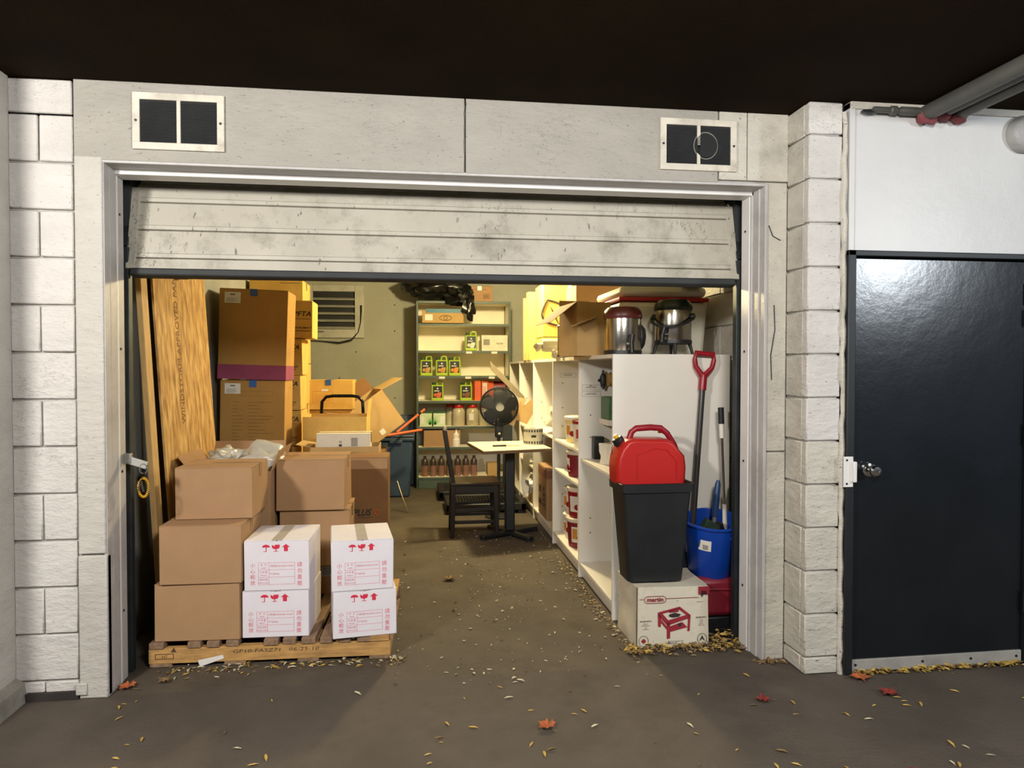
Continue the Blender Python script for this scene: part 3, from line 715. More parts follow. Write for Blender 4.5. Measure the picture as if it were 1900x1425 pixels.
# orange rods
for i, (a, c, lb) in enumerate((((-.33, 4.0, .74), (.04, 4.25, .775), 'orange rod lying flat over the tote beside the shelves'), ((-.22, 4.3, .745), (.10, 4.75, .98), 'orange rod with black tip rising from the tote toward the shelves'))):
    r = thing('orange_rod', lb, 'rod', a); d = V(c)-V(a)
    B().tube([(0, 0, 0), tuple(d*.92 if i else d)], .014, 10).out('rod', ORANGE, r)
    if i: B().tube([tuple(d*.92), tuple(d)], .016, 10).out('tip', BLK, r); B().tube([tuple(d*.7), tuple(d*.78)], .0148, 10).out('band', BLK, r)
    else: B().tube([tuple(d), tuple(d*1.03)], .015, 10).out('tip', BLK, r)
B().tube([(-.19, 4.05, .31), (-.10, 4.0, .004)], .006, 8)
tag(B().tube([(-.205, 3.95, .29), (-.15, 3.85, .14), (-.10, 3.8, .006)], .006, 8).out('metal_rod', STEEL), 'thin bent metal rod propped on the floor beside the PLUS carton', 'rod')

# ============================================================ GREEN SHELVES AT THE BACK
gs = thing('shelf_unit', 'green metal shelving unit against the back wall', 'shelf', (.545, 5.2, 0))
W = .548
for s_ in (-1, 1):
    B().box(s_*W-.012, s_*W+.012, 0, .03, 0, 2.21).out('upright', SHELFG, gs, bev=.002)
    B().box(s_*W-.012, s_*W+.012, .44, .47, 0, 2.21).out('upright', SHELFG, gs, bev=.002)
    B().box(s_*W-.004, s_*W+.004, .03, .44, .1, 2.2).out('side_panel', SHELFW, gs)
B().box(-W, W, .46, .468, .1, 2.21).out('back_panel', SHELFW, gs)
B().box(-W, W, .0, .03, .0, .10).out('kick_panel', SHELFG, gs, bev=.002)
SH = [.12, .475, .72, 1.022, 1.318, 1.615, 1.935, 2.20]
for z in SH:
    s_ = B().box(-W+.012, W-.012, .004, .46, z-.005, z+.012).out('shelf', SHELFW, gs)
    B().box(-W+.012, W-.012, -.004, .004, z-.016, z+.012).out('lip', SHELFG, s_, bev=.002)
for x, z in ((.06, SH[5]), (.36, SH[5]), (-.26, SH[4]), (.05, SH[4]), (.33, SH[4])): B().box(x-.035, x+.035, -.008, -.004, z-.022, z+.004).out('price_tag', PAPER, gs)
top = lambda k: SH[k]+.012
def jug(label, X, z, y=5.25, rz=0, pic='b9732a', h=.235):
    r = thing('syrup_jug', label, 'jug', (X, y, z), rz)
    b = B(); b.box(-.072, .072, 0, .1, 0, h*.8); b.out('body', LIME, r, bev=.012)
    b = B(); b.tube([(-.005, .05, h*.78), (-.0, .05, h*.93), (.02, .05, h*.985), (.055, .05, h*.97), (.062, .05, h*.78)], .011, 8); b.out('handle', LIME, r)
    B().lathe([(.024, h*.78), (.024, h*.9), (.02, h*.92), (0, h*.92)], 16, T(-.042, .05, 0)).out('cap', GREEN, r)
    B().rect(-.055, .055, .035, h*.74, -.001).out('label_panel', BLK, r)
    b = B(); b.lathe([(.03, 0), (.027, .001), (0, .001)], 16, T(.01, -.0012, .062) @ RX(pi/2)); b.lathe([(.02, 0), (.018, .001), (0, .001)], 12, T(-.028, -.0012, .068) @ RX(pi/2)); b.rect(.0, .045, .07, .10, -.0018); b.out('fruit_print', mat('print_'+pic, pic, .6), r)
    b = B(); b.lathe([(.010, 0), (.010, .0012), (0, .0012)], 12, T(0, -.0016, .145) @ RX(pi/2)); b.rect(-.04, .02, .112, .122, -.002); b.out('logo', PAPER, r)
    return r
jug('lime green jug alone on the third shelf down, beside the white box', .635, top(5), pic='d9d4c6')
jug('leftmost lime green jug on the fourth shelf down', .105, top(4), pic='b98a4a')
jug('middle lime green jug of three on the fourth shelf down', .285, top(4), 5.22, .05, pic='c08a3a')
jug('rightmost lime green jug of three on the fourth shelf down', .44, top(4), 5.27, pic='d9862a')
jug('left lime green jug with pink fruit label on the fifth shelf down', .235, top(3), pic='c9603a')
jug('right lime green jug with nut label on the fifth shelf down', .575, top(3), pic='7a4a2a')
for i, (x, m_, lb) in enumerate(((.715, 'd9481a', 'plain orange'), (.80, 'd9d0c0', 'orange and white'), (.875, 'e0501a', 'narrow orange'))):
    r = thing('drink_carton', lb+' carton on the fifth shelf down, beside the right jug', 'carton', (x, 5.26+.02*i, top(3)), .25)
    B().box(-.038, .038, 0, .11, 0, .235).out('body', ORANGE if i != 1 else ORANGE, r, bev=.002)
    if i == 1: B().rect(-.028, .03, .03, .21, -.001).out('panel', PAPER, r)
    b = B(); [b.rect(-.02+.014*k, -.014+.014*k, .05, .17, -.0016) for k in range(3)]; b.out('print', RINK2, r)
r = thing('tinned_roll', 'dark red shiny roll lying behind the fan on the shelf', 'roll', (.93, 5.40, top(3)+.10)); B().tube([(-.04, 0, .05), (.12, 0, .05)], .08, 16).out('roll', DRED, r)
# jars
def jar(label, X, z, y, r_=.075, h=.25, lid=REDP, glass=None):
    r = thing('storage_jar', label, 'jar', (X, y+r_, z))
    B().lathe([(0, 0), (r_*.9, 0), (r_, .012), (r_, h*.68), (r_*.92, h*.77), (r_*.72, h*.84), (r_*.72, h*.88), (0, h*.88)], 24).out('body', glass or mat('jar_plastic', 'b7ab8c', .25, var=.06, spec=.7), r)
    B().lathe([(r_*.78, h*.86), (r_*.8, h*.87), (r_*.8, h*.98), (r_*.76, h), (0, h)], 24).out('lid', lid, r)
    return r
jar('red lidded jar half hidden behind the other two jars', .40, top(2), 5.38)
jar('red lidded jar of tan powder, left of the front two', .488, top(2), 5.22)
j = jar('red lidded jar of tan powder with white sticker, partly behind the fan', .652, top(2), 5.22)
B().rect(-.045, .01, .07, .15, -.001, M=T(0, -.075, 0)).out('sticker', PAPER, j)
jar('red lidded jar hidden behind the fan blades', .80, top(2), 5.24)
# aloe drink boxes
for i, (x, lb) in enumerate(((.095, 'left'), (.255, 'right'))):
    r = thing('drink_pack', lb+' pack of the two green aloe packs on the sixth shelf down', 'pack', (x, 5.22, top(2)))
    B().box(-.072, .072, 0, .14, 0, .165).out('body', mat('pale_green_pack', 'c9d8b0', .4), r, bev=.004)
    B().box(-.074, .074, -.001, .141, .155, .18).out('lid', GREEN, r, bev=.003)
    b = B(); ox = .05 if i == 0 else -.05
    for k in range(7):
        a = RD(25+k*22); b.prism([(ox-.006, .02), (ox+.006, .02), (ox+.075*cos(a)*.9, .03+.11*sin(a))], -.002, -.001)
    b.out('leaf_print', mat('leaf_green', '3f9a2c', .5), r)
    B().rect(-.06 if i == 0 else .01, -.02 if i == 0 else .06, .03, .12, -.0015).out('white_patch', PAPER, r)
# cartons on shelves
r = carton('brown carton with blue lid stripe on the second shelf down', .055, .54, 5.16, .3, 1.95, .15, m_=CARDL)
B().box(-.2, .22, -.004, .03, .12, .165).out('blue_band', mat('teal_print', '2a6a80', .5), r)
b = B(); b.tube([(.03+.07*cos(a), -.002, .06+.03*sin(a)) for a in [2*pi*i/20 for i in range(20)]], .003, 5, closed=True); b.tube([(.03+.02*cos(a), -.002, .06+.02*sin(a)) for a in [2*pi*i/12 for i in range(12)]], .003, 5, closed=True); b.out('eye_print', BRINK, r)
B().rect(-.21, -.12, .03, .10, -.0015).out('label_sticker', PAPER, r)
r = carton('small brown carton with tape on top of the green shelves', .58, .885, 5.22, .25, 2.214, .18, m_=CARD, seam='y', tape=mat('white_tape', 'dcd8cc', .4))
b = B(); b.frame(.04, .12, .03, .09, .003); [b.rect(.052+.012*k, .058+.012*k, .04, .08) for k in range(5)]; b.rect(-.1, .08, .14, .144); b.out('print', BRINK, r)
r = carton('white appliance carton on the third shelf down, beside the green jug', .76, 1.072, 5.24, .22, top(5), .19, m_=mat('cream_carton', 'd8d2ba', .6), tape=None)
b = B(); b.rect(-.135, -.06, .07, .14); b.text('MICROWAVE', .012, -.095, .155); b.tube([(.06+.04*cos(a), -.001, .09+.008*sin(a)) for a in [2*pi*i/12 for i in range(12)]], .003, 4, closed=True); b.out('print', mat('grey_ink', '8d8a7c', .7), r, kind='stuff')
r = carton('tan carton on the seventh shelf down with a bottle beside it', .07, .50, 5.22, .26, top(1), .15+.05, m_=CARD)
bt = thing('squeeze_bottle', 'white squeeze bottle in front of the tan carton on a low shelf', 'bottle', (.455, 5.235, top(1)))
B().lathe([(0, 0), (.045, 0), (.047, .01), (.045, .09), (.035, .10), (.037, .15), (.02, .17), (.012, .21), (0, .21)], 16).out('body', WHITE, bt)
for k in range(7):
    r = thing('sauce_bottle', ('leftmost', 'second', 'third', 'fourth', 'fifth', 'sixth', 'rightmost')[k]+' dark pinkish bottle in the bottom shelf row', 'bottle', (.085+k*.0975, 5.29, top(0)), group='bottles on the bottom shelf')
    B().lathe([(0, 0), (.036, 0), (.039, .006), (.039, .15), (.035, .17), (.016, .205), (.016, .215), (0, .215)], 16).out('body', mat('sauce_pink', '8a6255', .35, var=.1), r)
    B().lathe([(.0395, .13), (.0395, .175), (.03, .2), (.018, .215), (.018, .243), (0, .245)], 16).out('shoulder', mat('bottle_dark', '43362e', .3), r)
carton('little brown carton at the right end of the bottom shelf', .83, .965, 5.22, .2, top(0), .15, m_=CARDL)
# black bin bag on top
b = B(); b.blob((0, 0, 0), (.34, .2, .15), 12, .3, 1.7, 4); b.blob((.26, -.14, -.10), (.17, .12, .11), 3, .4, 2, 3); b.blob((.38, -.20, -.22), (.07, .07, .15), 5, .4, 2, 3)
tag(b.out('bin_bag', BAG, loc=(.22, 5.33, 2.38)), 'shiny black bin bag slumped on top of the green shelves', 'bag')

# ============================================================ MIDDLE: fan, table, chair, mats
fan = thing('pedestal_fan', 'black round pedestal fan in front of the back shelves', 'fan', (.765, 3.46, 0))
Z = 1.055; R_ = .18
b = B()
for k in range(13): rr = .05+.0112*k; b.tube([(rr*cos(a), -.075*math.sqrt(max(0, 1-(rr/R_)**2))-.01, Z+rr*sin(a)) for a in [2*pi*i/36 for i in range(36)]], .002, 4, closed=True)
for k in range(72):
    a = 2*pi*k/72; b.tube([(rr*cos(a), -.075*math.sqrt(max(0, 1-(rr/R_)**2))-.01, Z+rr*sin(a)) for rr in (.045, .1, .15, .184)], .0019, 4)
    b.tube([(rr*cos(a), .06*math.sqrt(max(0, 1-(rr/R_)**2)), Z+rr*sin(a)) for rr in (.045, .1, .15, .184)], .0019, 4)
b.out('grille', BLK, fan, kind='stuff')
B().tube([(R_*cos(a), 0, Z+R_*sin(a)) for a in [2*pi*i/40 for i in range(40)]], .009, 8, closed=True).out('rim', BLKP, fan)
for k in range(5):
    a = k*2*pi/5+.3; M_ = T(0, .0, Z) @ RY(-a) @ RX(.35)
    B().prism([(.03, -.03), (.06, -.065), (.14, -.085), (.172, -.03), (.17, .045), (.11, .065), (.04, .035)], -.003, .003, M_).out('blade', BLKP, fan)
B().lathe([(0, .0), (.04, .0), (.043, .006), (.043, .04), (0, .04)], 24, T(0, -.075, Z) @ RX(-pi/2)).out('motor_cap', mat('cap_grey', '7f7f78', .5), fan)
B().lathe([(0, 0), (.06, 0), (.055, .1), (.03, .13), (0, .13)], 20, T(0, .04, Z) @ RX(-pi/2)).out('motor', BLKP, fan)
B().box(-.035, .035, .01, .06, .76, .92).out('neck', BLKP, fan, bev=.01)
B().tube([(0, .03, .02), (0, .03, .8)], .016, 12).out('pole', BLK, fan)
B().lathe([(.012, 0), (.012, .02), (0, .02)], 10, T(.0, -.005, .80) @ RX(pi/2)).out('knob', CHROME, fan)
B().lathe([(0, 0), (.13, 0), (.13, .012), (.05, .035), (0, .04)], 28, T(0, .03, 0)).out('base', BLKP, fan)
# second dark stand behind the fan
ps = thing('coat_pole', 'dark upright pole standing behind the fan beside the cabinets', 'pole', (.99, 4.6, 0)); B().box(-.05, .05, -.03, .03, 0, 1.15).out('post', SEAL, ps, bev=.005)
B().lathe([(0, 0), (.09, 0), (.08, .02), (0, .025)], 20).out('foot', BLK, ps)

tb = thing('pedestal_table', 'square cream topped table on a black post', 'table', (.77, 2.72, 0), .02)
b = B(); pl = [(-.265, -.40), (.305, -.27), (.27, .36), (-.33, .31)]
b.verts([(x_, y_, .742) for x_, y_ in pl]+[(x_, y_, .768) for x_, y_ in pl], [(3, 2, 1, 0), (4, 5, 6, 7), (0, 1, 5, 4), (1, 2, 6, 5), (2, 3, 7, 6), (3, 0, 4, 7)]); b.out('table_top', TABLE, tb, bev=.002)
b = B(); b.verts([(x_*1.004, y_*1.004, .740) for x_, y_ in pl]+[(x_*1.004, y_*1.004, .762) for x_, y_ in pl], [(3, 2, 1, 0), (0, 1, 5, 4), (1, 2, 6, 5), (2, 3, 7, 6), (3, 0, 4, 7)]); b.out('edge_band', mat('dark_edge', '6a5236', .6), tb)
B().box(-.04, .04, -.04, .04, .05, .74).out('post', BLK, tb, bev=.01)
b = B()
for a in (0, pi/2): b.box(-.29, .29, -.03, .03, .012, .045, RZ(a+.5)); 
b.out('cross_base', BLK, tb, bev=.008)
B().box(-.14, .14, -.14, .14, .728, .741).out('mount_plate', BLK, tb)
b = B()
for k in range(4): a = k*pi/2+.5; b.lathe([(.03, 0), (.03, .014), (0, .014)], 12, T(.27*cos(a), .27*sin(a), 0))
b.out('glide', RUB, tb)
kf = thing('kitchen_knife', 'black handled knife lying on the table top', 'knife', (.70, 2.62, .769), .05)
B().box(-.085, .03, -.012, .012, 0, .014).out('handle', BLKP, kf, bev=.005); B().prism([(.03, .004), (.17, .004), (.13, .006), (.03, .006)], -.012, .012).out('blade', STEEL, kf)
rl = thing('tape_roll', 'large roll of printed packing tape standing on the table', 'tape roll', (.985, 2.80, .769))
B().lathe([(.03, 0), (.083, 0), (.083, .135), (.03, .135), (.03, 0)], 32).out('roll', mat('roll_grey', 'b5b2a2', .3), rl)
b = B()
for k in range(22):
    a = 2*pi*k/22
    for z in (.008, .105): b.box(-.006, .006, -.0842, -.083, z, z+.02, RZ(a))
for a in (-.1, 1.3, 2.6, 4): b.box(-.02, .02, -.0842, -.083, .06, .08, RZ(a))
b.out('print', BINK, rl)

ch = thing('wooden_chair', 'dark wooden chair with a slatted back, side on to the table', 'chair', (.46, 2.86, 0))
for y in (-.17, .17):
    B().bar((-.175, y, 0), (-.165, y, .46), .04, .035).out('leg', DKWOOD, ch, bev=.004)
    B().bar((.20, y, 0), (.19, y, .44), .04, .035).out('leg', DKWOOD, ch, bev=.004)
    B().bar((-.165, y, .455), (-.235, y, .90), .036, .032).out('back_post', DKWOOD, ch, bev=.004)
    b = B(); b.bar((-.17, y, .13), (.195, y, .13), .018, .028); b.bar((-.17, y, .22), (.195, y, .24), .018, .028); b.out('stretcher', DKWOOD, ch, bev=.003)
    B().box(-.16, .2, y-.012, y+.012, .375, .435).out('rail', DKWOOD, ch, bev=.003)
B().box(-.185, .225, -.20, .20, .437, .462).out('seat', mat('seat_wood', '2b1f15', .3, var=.15, st=(1, 6, 1)), ch, bev=.006)
for z in (.87, .74, .62): b = B(); x_ = -.165-.07*(z-.455)/.445; b.box(x_-.008, x_+.008, -.155, .155, z-.03, z+.02); b.out('back_slat', DKWOOD, ch, bev=.003)
B().lathe([(.016, 0), (.018, .02), (.01, .035), (0, .037)], 12, T(-.236, -.17, .90)).out('finial', GALV, ch)
# grated step mats
def mat_step(label, x0, x1, y0, y1, z0=0):
    r = thing('grated_step', label, 'step', ((x0+x1)/2, y0, z0)); W = (x1-x0)/2; D = y1-y0
    b = B(); b.box(-W, W, 0, .05, .03, .105); b.box(-W, W, D-.05, D, .03, .105); b.box(-W, -W+.06, 0, D, .03, .105); b.box(W-.06, W, 0, D, .03, .105); b.out('frame', BLKP, r, bev=.012)
    b = B(); n = int((x1-x0-.12)/.03)
    for k in range(n+1): x_ = -W+.06+k*(2*W-.12)/n; b.box(x_-.005, x_+.005, .05, D-.05, .07, .10)
    n = int((D-.1)/.045)
    for k in range(n+1): y_ = .05+k*(D-.1)/n; b.box(-W+.06, W-.06, y_-.006, y_+.006, .07, .098)
    b.out('grating', BLKP, r, kind='stuff')
    B().box(-W+.06, W-.06, .05, D-.05, .03, .04).out('tray', RUB, r)
    for sx in (-1, 1):
        for yy in (.03, D-.08): B().box(sx*(W-.05)-.03, sx*(W-.05)+.03, yy, yy+.05, 0, .035).out('foot', BLKP, r, bev=.004)
mat_step('black grated plastic step behind the table, nearest one', .27, 1.055, 3.62, 4.18)
mat_step('black grated plastic step before the green shelves, farthest one', .22, .98, 4.35, 4.95)

# ============================================================ WHITE CABINETS ON THE RIGHT
yy = [.62, 1.47, 2.41, 3.39, 4.31, 5.12]
CX0, CX1, CH = 1.08, 1.765, 1.495
cabs = []
ords = ['nearest', 'second nearest', 'third nearest', 'fourth nearest', 'farthest']
shelves = [[.79], [.835, .60], [.84], [.80, .45], [.9, .5]]
for i, (a, b_) in enumerate(zip(yy, yy[1:])):
    c = thing('bookcase', ords[i]+' of the white bookcases lined up along the right side', 'bookcase', (CX0, a, 0)); cabs.append(c)
    D = CX1-CX0; L_ = b_-a; t = .010 if i else .018
    B().box(0, D, 0, t, 0, CH).out('side_panel', MELA, c, bev=.001)
    B().box(0, D, L_-.009, L_-.0005, 0, CH).out('side_panel', MELA, c, bev=.001)
    B().box(.001, D, t, L_-.009, CH-.022, CH).out('top_panel', MELA, c, bev=.001)
    B().box(D-.006, D, t, L_-.009, .0, CH-.022).out('back_panel', MELA, c)
    B().box(.004, D-.006, t, L_-.009, .085, .103).out('bottom_shelf', MELA, c, bev=.001)
    B().box(.03, .045, t, L_-.009, .0, .085).out('kick_board', MELA, c, bev=.001)
    for z in shelves[i]: B().box(.012, D-.006, t, L_-.009, z, z+.018).out('shelf', MELA, c, bev=.001)
    b = B()
    for z in (.3, .4, .95, 1.1, 1.3): b.lathe([(.005, 0), (0, .002)], 6, T(.08, L_-.0092, z) @ RX(pi/2))
    b.out('peg_hole', BINK, c, kind='stuff')
B().box(.05, .068, .05, .25, .103, .60).out('divider', MELA, cabs[1])
for k, (z, n) in enumerate(((1.345, 1), (1.27, 2))):   # instruction stickers
    for q in range(n):
        b = B(); M_ = T(.02 if k else .06, yy[2-k]-yy[1-k]-.0095, z-q*.045)
        b.frame(0, .13, 0, .035, .002); b.rect(.02, .10, .014, .018); b.text('WARNING', .014, .065, .018); 
        for v in b.bm.verts: v.co = M_ @ v.co
        b.out('sticker_print', mat('grey_ink', '6d6a62', .7), cabs[1-k])

def bucket(label, X, Y, z, r_, h, body, lidm=WHITE, lab='c98a3a', grp=None, ang=0, name='fruit_tub'):
    r = thing(name, label, 'tub', (X, Y, z), ang)
    B().lathe([(0, 0), (r_*.88, 0), (r_*.9, .006), (r_, h*.86), (r_, h*.88)], 28).out('body', body, r)
    B().lathe([(r_*1.05, h*.86), (r_*1.07, h*.88), (r_*1.07, h*.97), (r_*1.0, h), (0, h)], 28).out('lid', lidm, r)
    b = B(); n = 10
    for q in range(n):
        a0, a1 = -pi+q*.085-.1, -pi+(q+1)*.085-.1
        rr = r_*.955+.0035
        b.verts([(rr*cos(a0), rr*sin(a0), h*.2), (rr*cos(a1), rr*sin(a1), h*.2), ((rr+.005)*cos(a1), (rr+.005)*sin(a1), h*.72), ((rr+.005)*cos(a0), (rr+.005)*sin(a0), h*.72)], [(0, 1, 2, 3)])
    b.out('label_sheet', PAPER, r)
    b = B(); 
    for a0, a1, z0, z1 in ((-pi-.02, -pi+.32, .32, .66),):
        rr = r_*.965+.006; k = 4
        for q in range(k):
            s0, s1 = a0+(a1-a0)*q/k, a0+(a1-a0)*(q+1)/k
            b.verts([(rr*cos(s0), rr*sin(s0), h*z0), (rr*cos(s1), rr*sin(s1), h*z0), ((rr+.002)*cos(s1), (rr+.002)*sin(s1), h*z1), ((rr+.002)*cos(s0), (rr+.002)*sin(s0), h*z1)], [(0, 1, 2, 3)])
    b.out('picture', mat('picture_'+lab, lab, .5), r)
    b = B(); b.lathe([(.022, 0), (.02, .001), (0, .001)], 14, RZ(-pi+.5) @ T(r_*.97+.004, 0, h*.36) @ RY(pi/2)); b.lathe([(.016, 0), (.014, .001), (0, .001)], 14, RZ(-pi+.62) @ T(r_*.97+.004, 0, h*.32) @ RY(pi/2))
    b.out('cherry_print', REDH, r)
    return r
CREAM = mat('cream_tub', 'e2cf8a', .4, var=.03); CLRW = mat('clear_tub', 'd9d2bd', .25, var=.04)
bucket('cream tub with an orange picture label on the upper shelf of the second bookcase', 1.215, 2.08, .853, .10, .20, CREAM, ang=.4)
bucket('white and red tub next to the cream tub on the upper shelf', 1.20, 1.80, .853, .085, .19, WHITE, REDH, 'b03a3a', ang=.6)
bucket('dark red square tub on the middle shelf of the second bookcase', 1.205, 1.93, .618, .105, .19, DRED, CLRW, 'c9b9a0', ang=-.3)
bucket('clear lidded tub at the back of the second bookcase floor, on top', 1.22, 2.17, .30, .095, .20, CLRW, ang=.2)
bucket('clear lidded tub at the back of the second bookcase floor, underneath', 1.22, 2.17, .104, .095, .19, CLRW, ang=.2)
bucket('dark red tub with a white label, upper of the front stacked two', 1.205, 1.90, .325, .105, .22, REDH, CLRW, 'ddd6c6', ang=.5)
bucket('dark red tub with a cherry label, lower of the front stacked two', 1.205, 1.90, .104, .11, .218, DRED, CLRW, 'c98a3a', ang=.7)
# unit 1 contents
cl = thing('quick_clamp', 'grey clamp head hung high inside the nearest bookcase', 'clamp', (1.235, 1.42, 1.335))
B().blob((0, 0, 0), (.022, .018, .05), 2, .3, 2, 2).out('jaw', STEELD, cl); B().tube([(-.035, 0, 0), (.16, 0, 0)], .008, 8).out('bar', BLK, cl); B().tube([(0, 0, -.06), (0, 0, .07)], .008, 8).out('screw_rod', STEELD, cl)
hk = B().tube([(1.29, 1.42, 1.39), (1.27, 1.45, 1.36), (1.25, 1.458, 1.34)], .004, 6)
tag(hk.out('hook', STEELD), 'small wire hook holding the clamp in the nearest bookcase', 'hook')
r = thing('yellow_jar', 'amber glass jar mounted beside the clamp in the nearest bookcase', 'jar', (1.335, 1.37, 1.29)); B().tube([(-.08, 0, .05), (.1, 0, .05)], .045, 14).out('body', mat('amber_plastic', 'a8894a', .35), r); B().tube([(.1, 0, .05), (.13, 0, .05)], .03, 12).out('cap', BLKP, r)
r = thing('green_case', 'green and black case standing above the papers in the nearest bookcase', 'case', (1.30, 1.18, 1.085))
B().box(-.09, .12, 0, .2, 0, .145).out('body', mat('case_green', '3c6b4a', .5), r, bev=.004); B().box(-.06, .11, -.003, 0, .02, .13).out('dark_panel', BLK, r); B().box(-.10, .13, -.01, .21, -.035, 0).out('shelf_plate', MELA, r, bev=.002)
r = thing('small_speaker', 'small black boxy device at the back of the nearest bookcase shelf', 'device', (1.20, 1.38, .81)); B().box(-.035, .035, 0, .07, 0, .15).out('body', BLKP, r, bev=.004); B().lathe([(.025, 0), (.02, .004), (0, .002)], 16, T(0, 0, .11) @ RX(pi/2)).out('dial', STEELD, r)
for i, (x, y, z, w_, d_, h_, a, lb, m_) in enumerate(((1.25, 1.08, .81, .10, .12, .13, .5, 'white packet leaning on the nearest bookcase shelf, front left', WHITE), (1.31, 1.10, .81, .12, .16, .24, -.2, 'tall crumpled foil packet on the nearest bookcase shelf', CLEAR), (1.30, .92, .81, .1, .1, .13, .3, 'red and white crumpled packet at the front of the nearest shelf', WCARD), (1.33, 1.0, .81, .05, .12, .20, .1, 'brown paper bag among the packets on the nearest shelf', CARD))):
    r = thing('packet', lb, 'packet', (x, y, z), a)
    b = B(); b.box(-w_/2, w_/2, 0, d_, 0, h_); bmesh.ops.subdivide_edges(b.bm, edges=b.bm.edges[:], cuts=7, use_grid_fill=True)
    for v in b.bm.verts: n = NZ.noise(v.co*22+V((i, i, 0))); v.co.x += n*.03; v.co.y += NZ.noise(v.co*25)*.035*(v.co.z/h_)
    b.out('packet_body', m_, r)
    b = B(); b.lathe([(.018, 0), (.016, .001), (0, .001)], 12, T(0, -.018, h_*.55) @ RX(pi/2)); b.out('print', REDH if i % 2 == 0 else BINK, r)
bucket('cloudy small tub at the back corner of the nearest bookcase floor', 1.36, 1.3, .104, .06, .15, CLRW, lab='b0524a', ang=.2)
# unit 3
r = carton('brown printed carton standing in the third bookcase', 1.10, 1.46, 2.78, .42, .104, .45, 0, m_=CARD, seam='x', tape=None)
b = B()
for x_ in (-.17, -.12):
    pts = [(x_+.0, .06), (x_+.0, .25)]
b.tube([(-.181, .08+.0, .08), (-.181, .08, .22), (-.181, .13, .28), (-.181, .18, .22), (-.181, .18, .08)], .004, 5)
for z in (.11, .15, .19): b.box(-.1815, -.18, .10, .16, z, z+.02)
b.box(-.1815, -.18, .25, .40, .09, .14); b.box(-.1815, -.18, .28, .38, .2, .26)
b.out('arch_print', BRINK, r); B().box(-.1825, .181, -.0015, .42, .36, .43).out('brown_band', mat('band_brown', '8a5a40', .8), r)
b = B().blob((0, 0, 0), (.13, .2, .11), 21, .35, 2.2, 4); tag(b.out('plastic_wrap', CLEAR, loc=(1.24, 2.72, .97)), 'crumpled heap of grey plastic wrap on the third bookcase shelf', 'wrap')
# far units
r = thing('paper_scrap', 'torn tan paper hanging from the fourth bookcase', 'paper', (1.06, 3.52, 1.0))
b = B(); b.verts([(-.16, 0, -.06), (-.02, .0, -.12), (.1, .02, .08), (.06, .01, .15), (-.04, .02, .06), (-.08, 0, .11)], [(0, 1, 2, 3, 4, 5)]); o = b.out('sheet', CARDL, r); s_ = o.modifiers.new('solid', 'SOLIDIFY'); s_.thickness = .002
b = B(); b.verts([(-.22, -.01, -.10), (-.15, 0, -.14), (-.02, .01, .12), (-.09, 0, .14)], [(0, 1, 2, 3)]); o = b.out('strip', EDGE, r); s_ = o.modifiers.new('solid', 'SOLIDIFY'); s_.thickness = .002
r = thing('floor_blade', 'long slanted wooden plank sticking up behind the fan', 'plank', (.86, 4.3, 1.40)); B().plate([(-.10, 0, .10), (-.085, 0, .0), (.26, 0, -.34), (.27, .0, -.28)], .02).out('plank', mat('grey_plank', '8d8068', .5), r)
b = B().blob((0, 0, 0), (.09, .12, .10), 33, .35, 2, 3); tag(b.out('plastic_wrap', CLEAR, loc=(1.16, 3.62, .30)), 'heap of clear plastic at the bottom of the fourth bookcase', 'wrap')
carton('low brown carton in the fourth bookcase, beneath the plastic', 1.10, 1.35, 3.5, .3, .104, .12, m_=CARDL)
r = thing('white_board', 'white pointed panel leaning behind the table post', 'panel', (1.045, 3.75, .18), rot=(.0, .05, 0)); B().prism([(0, -.05), (.05, .0), (.045, .5), (-.02, .55), (-.03, .1)], 0, .01).out('panel', MELA, r)

# ---------- on top of the bookcases
TZ = CH
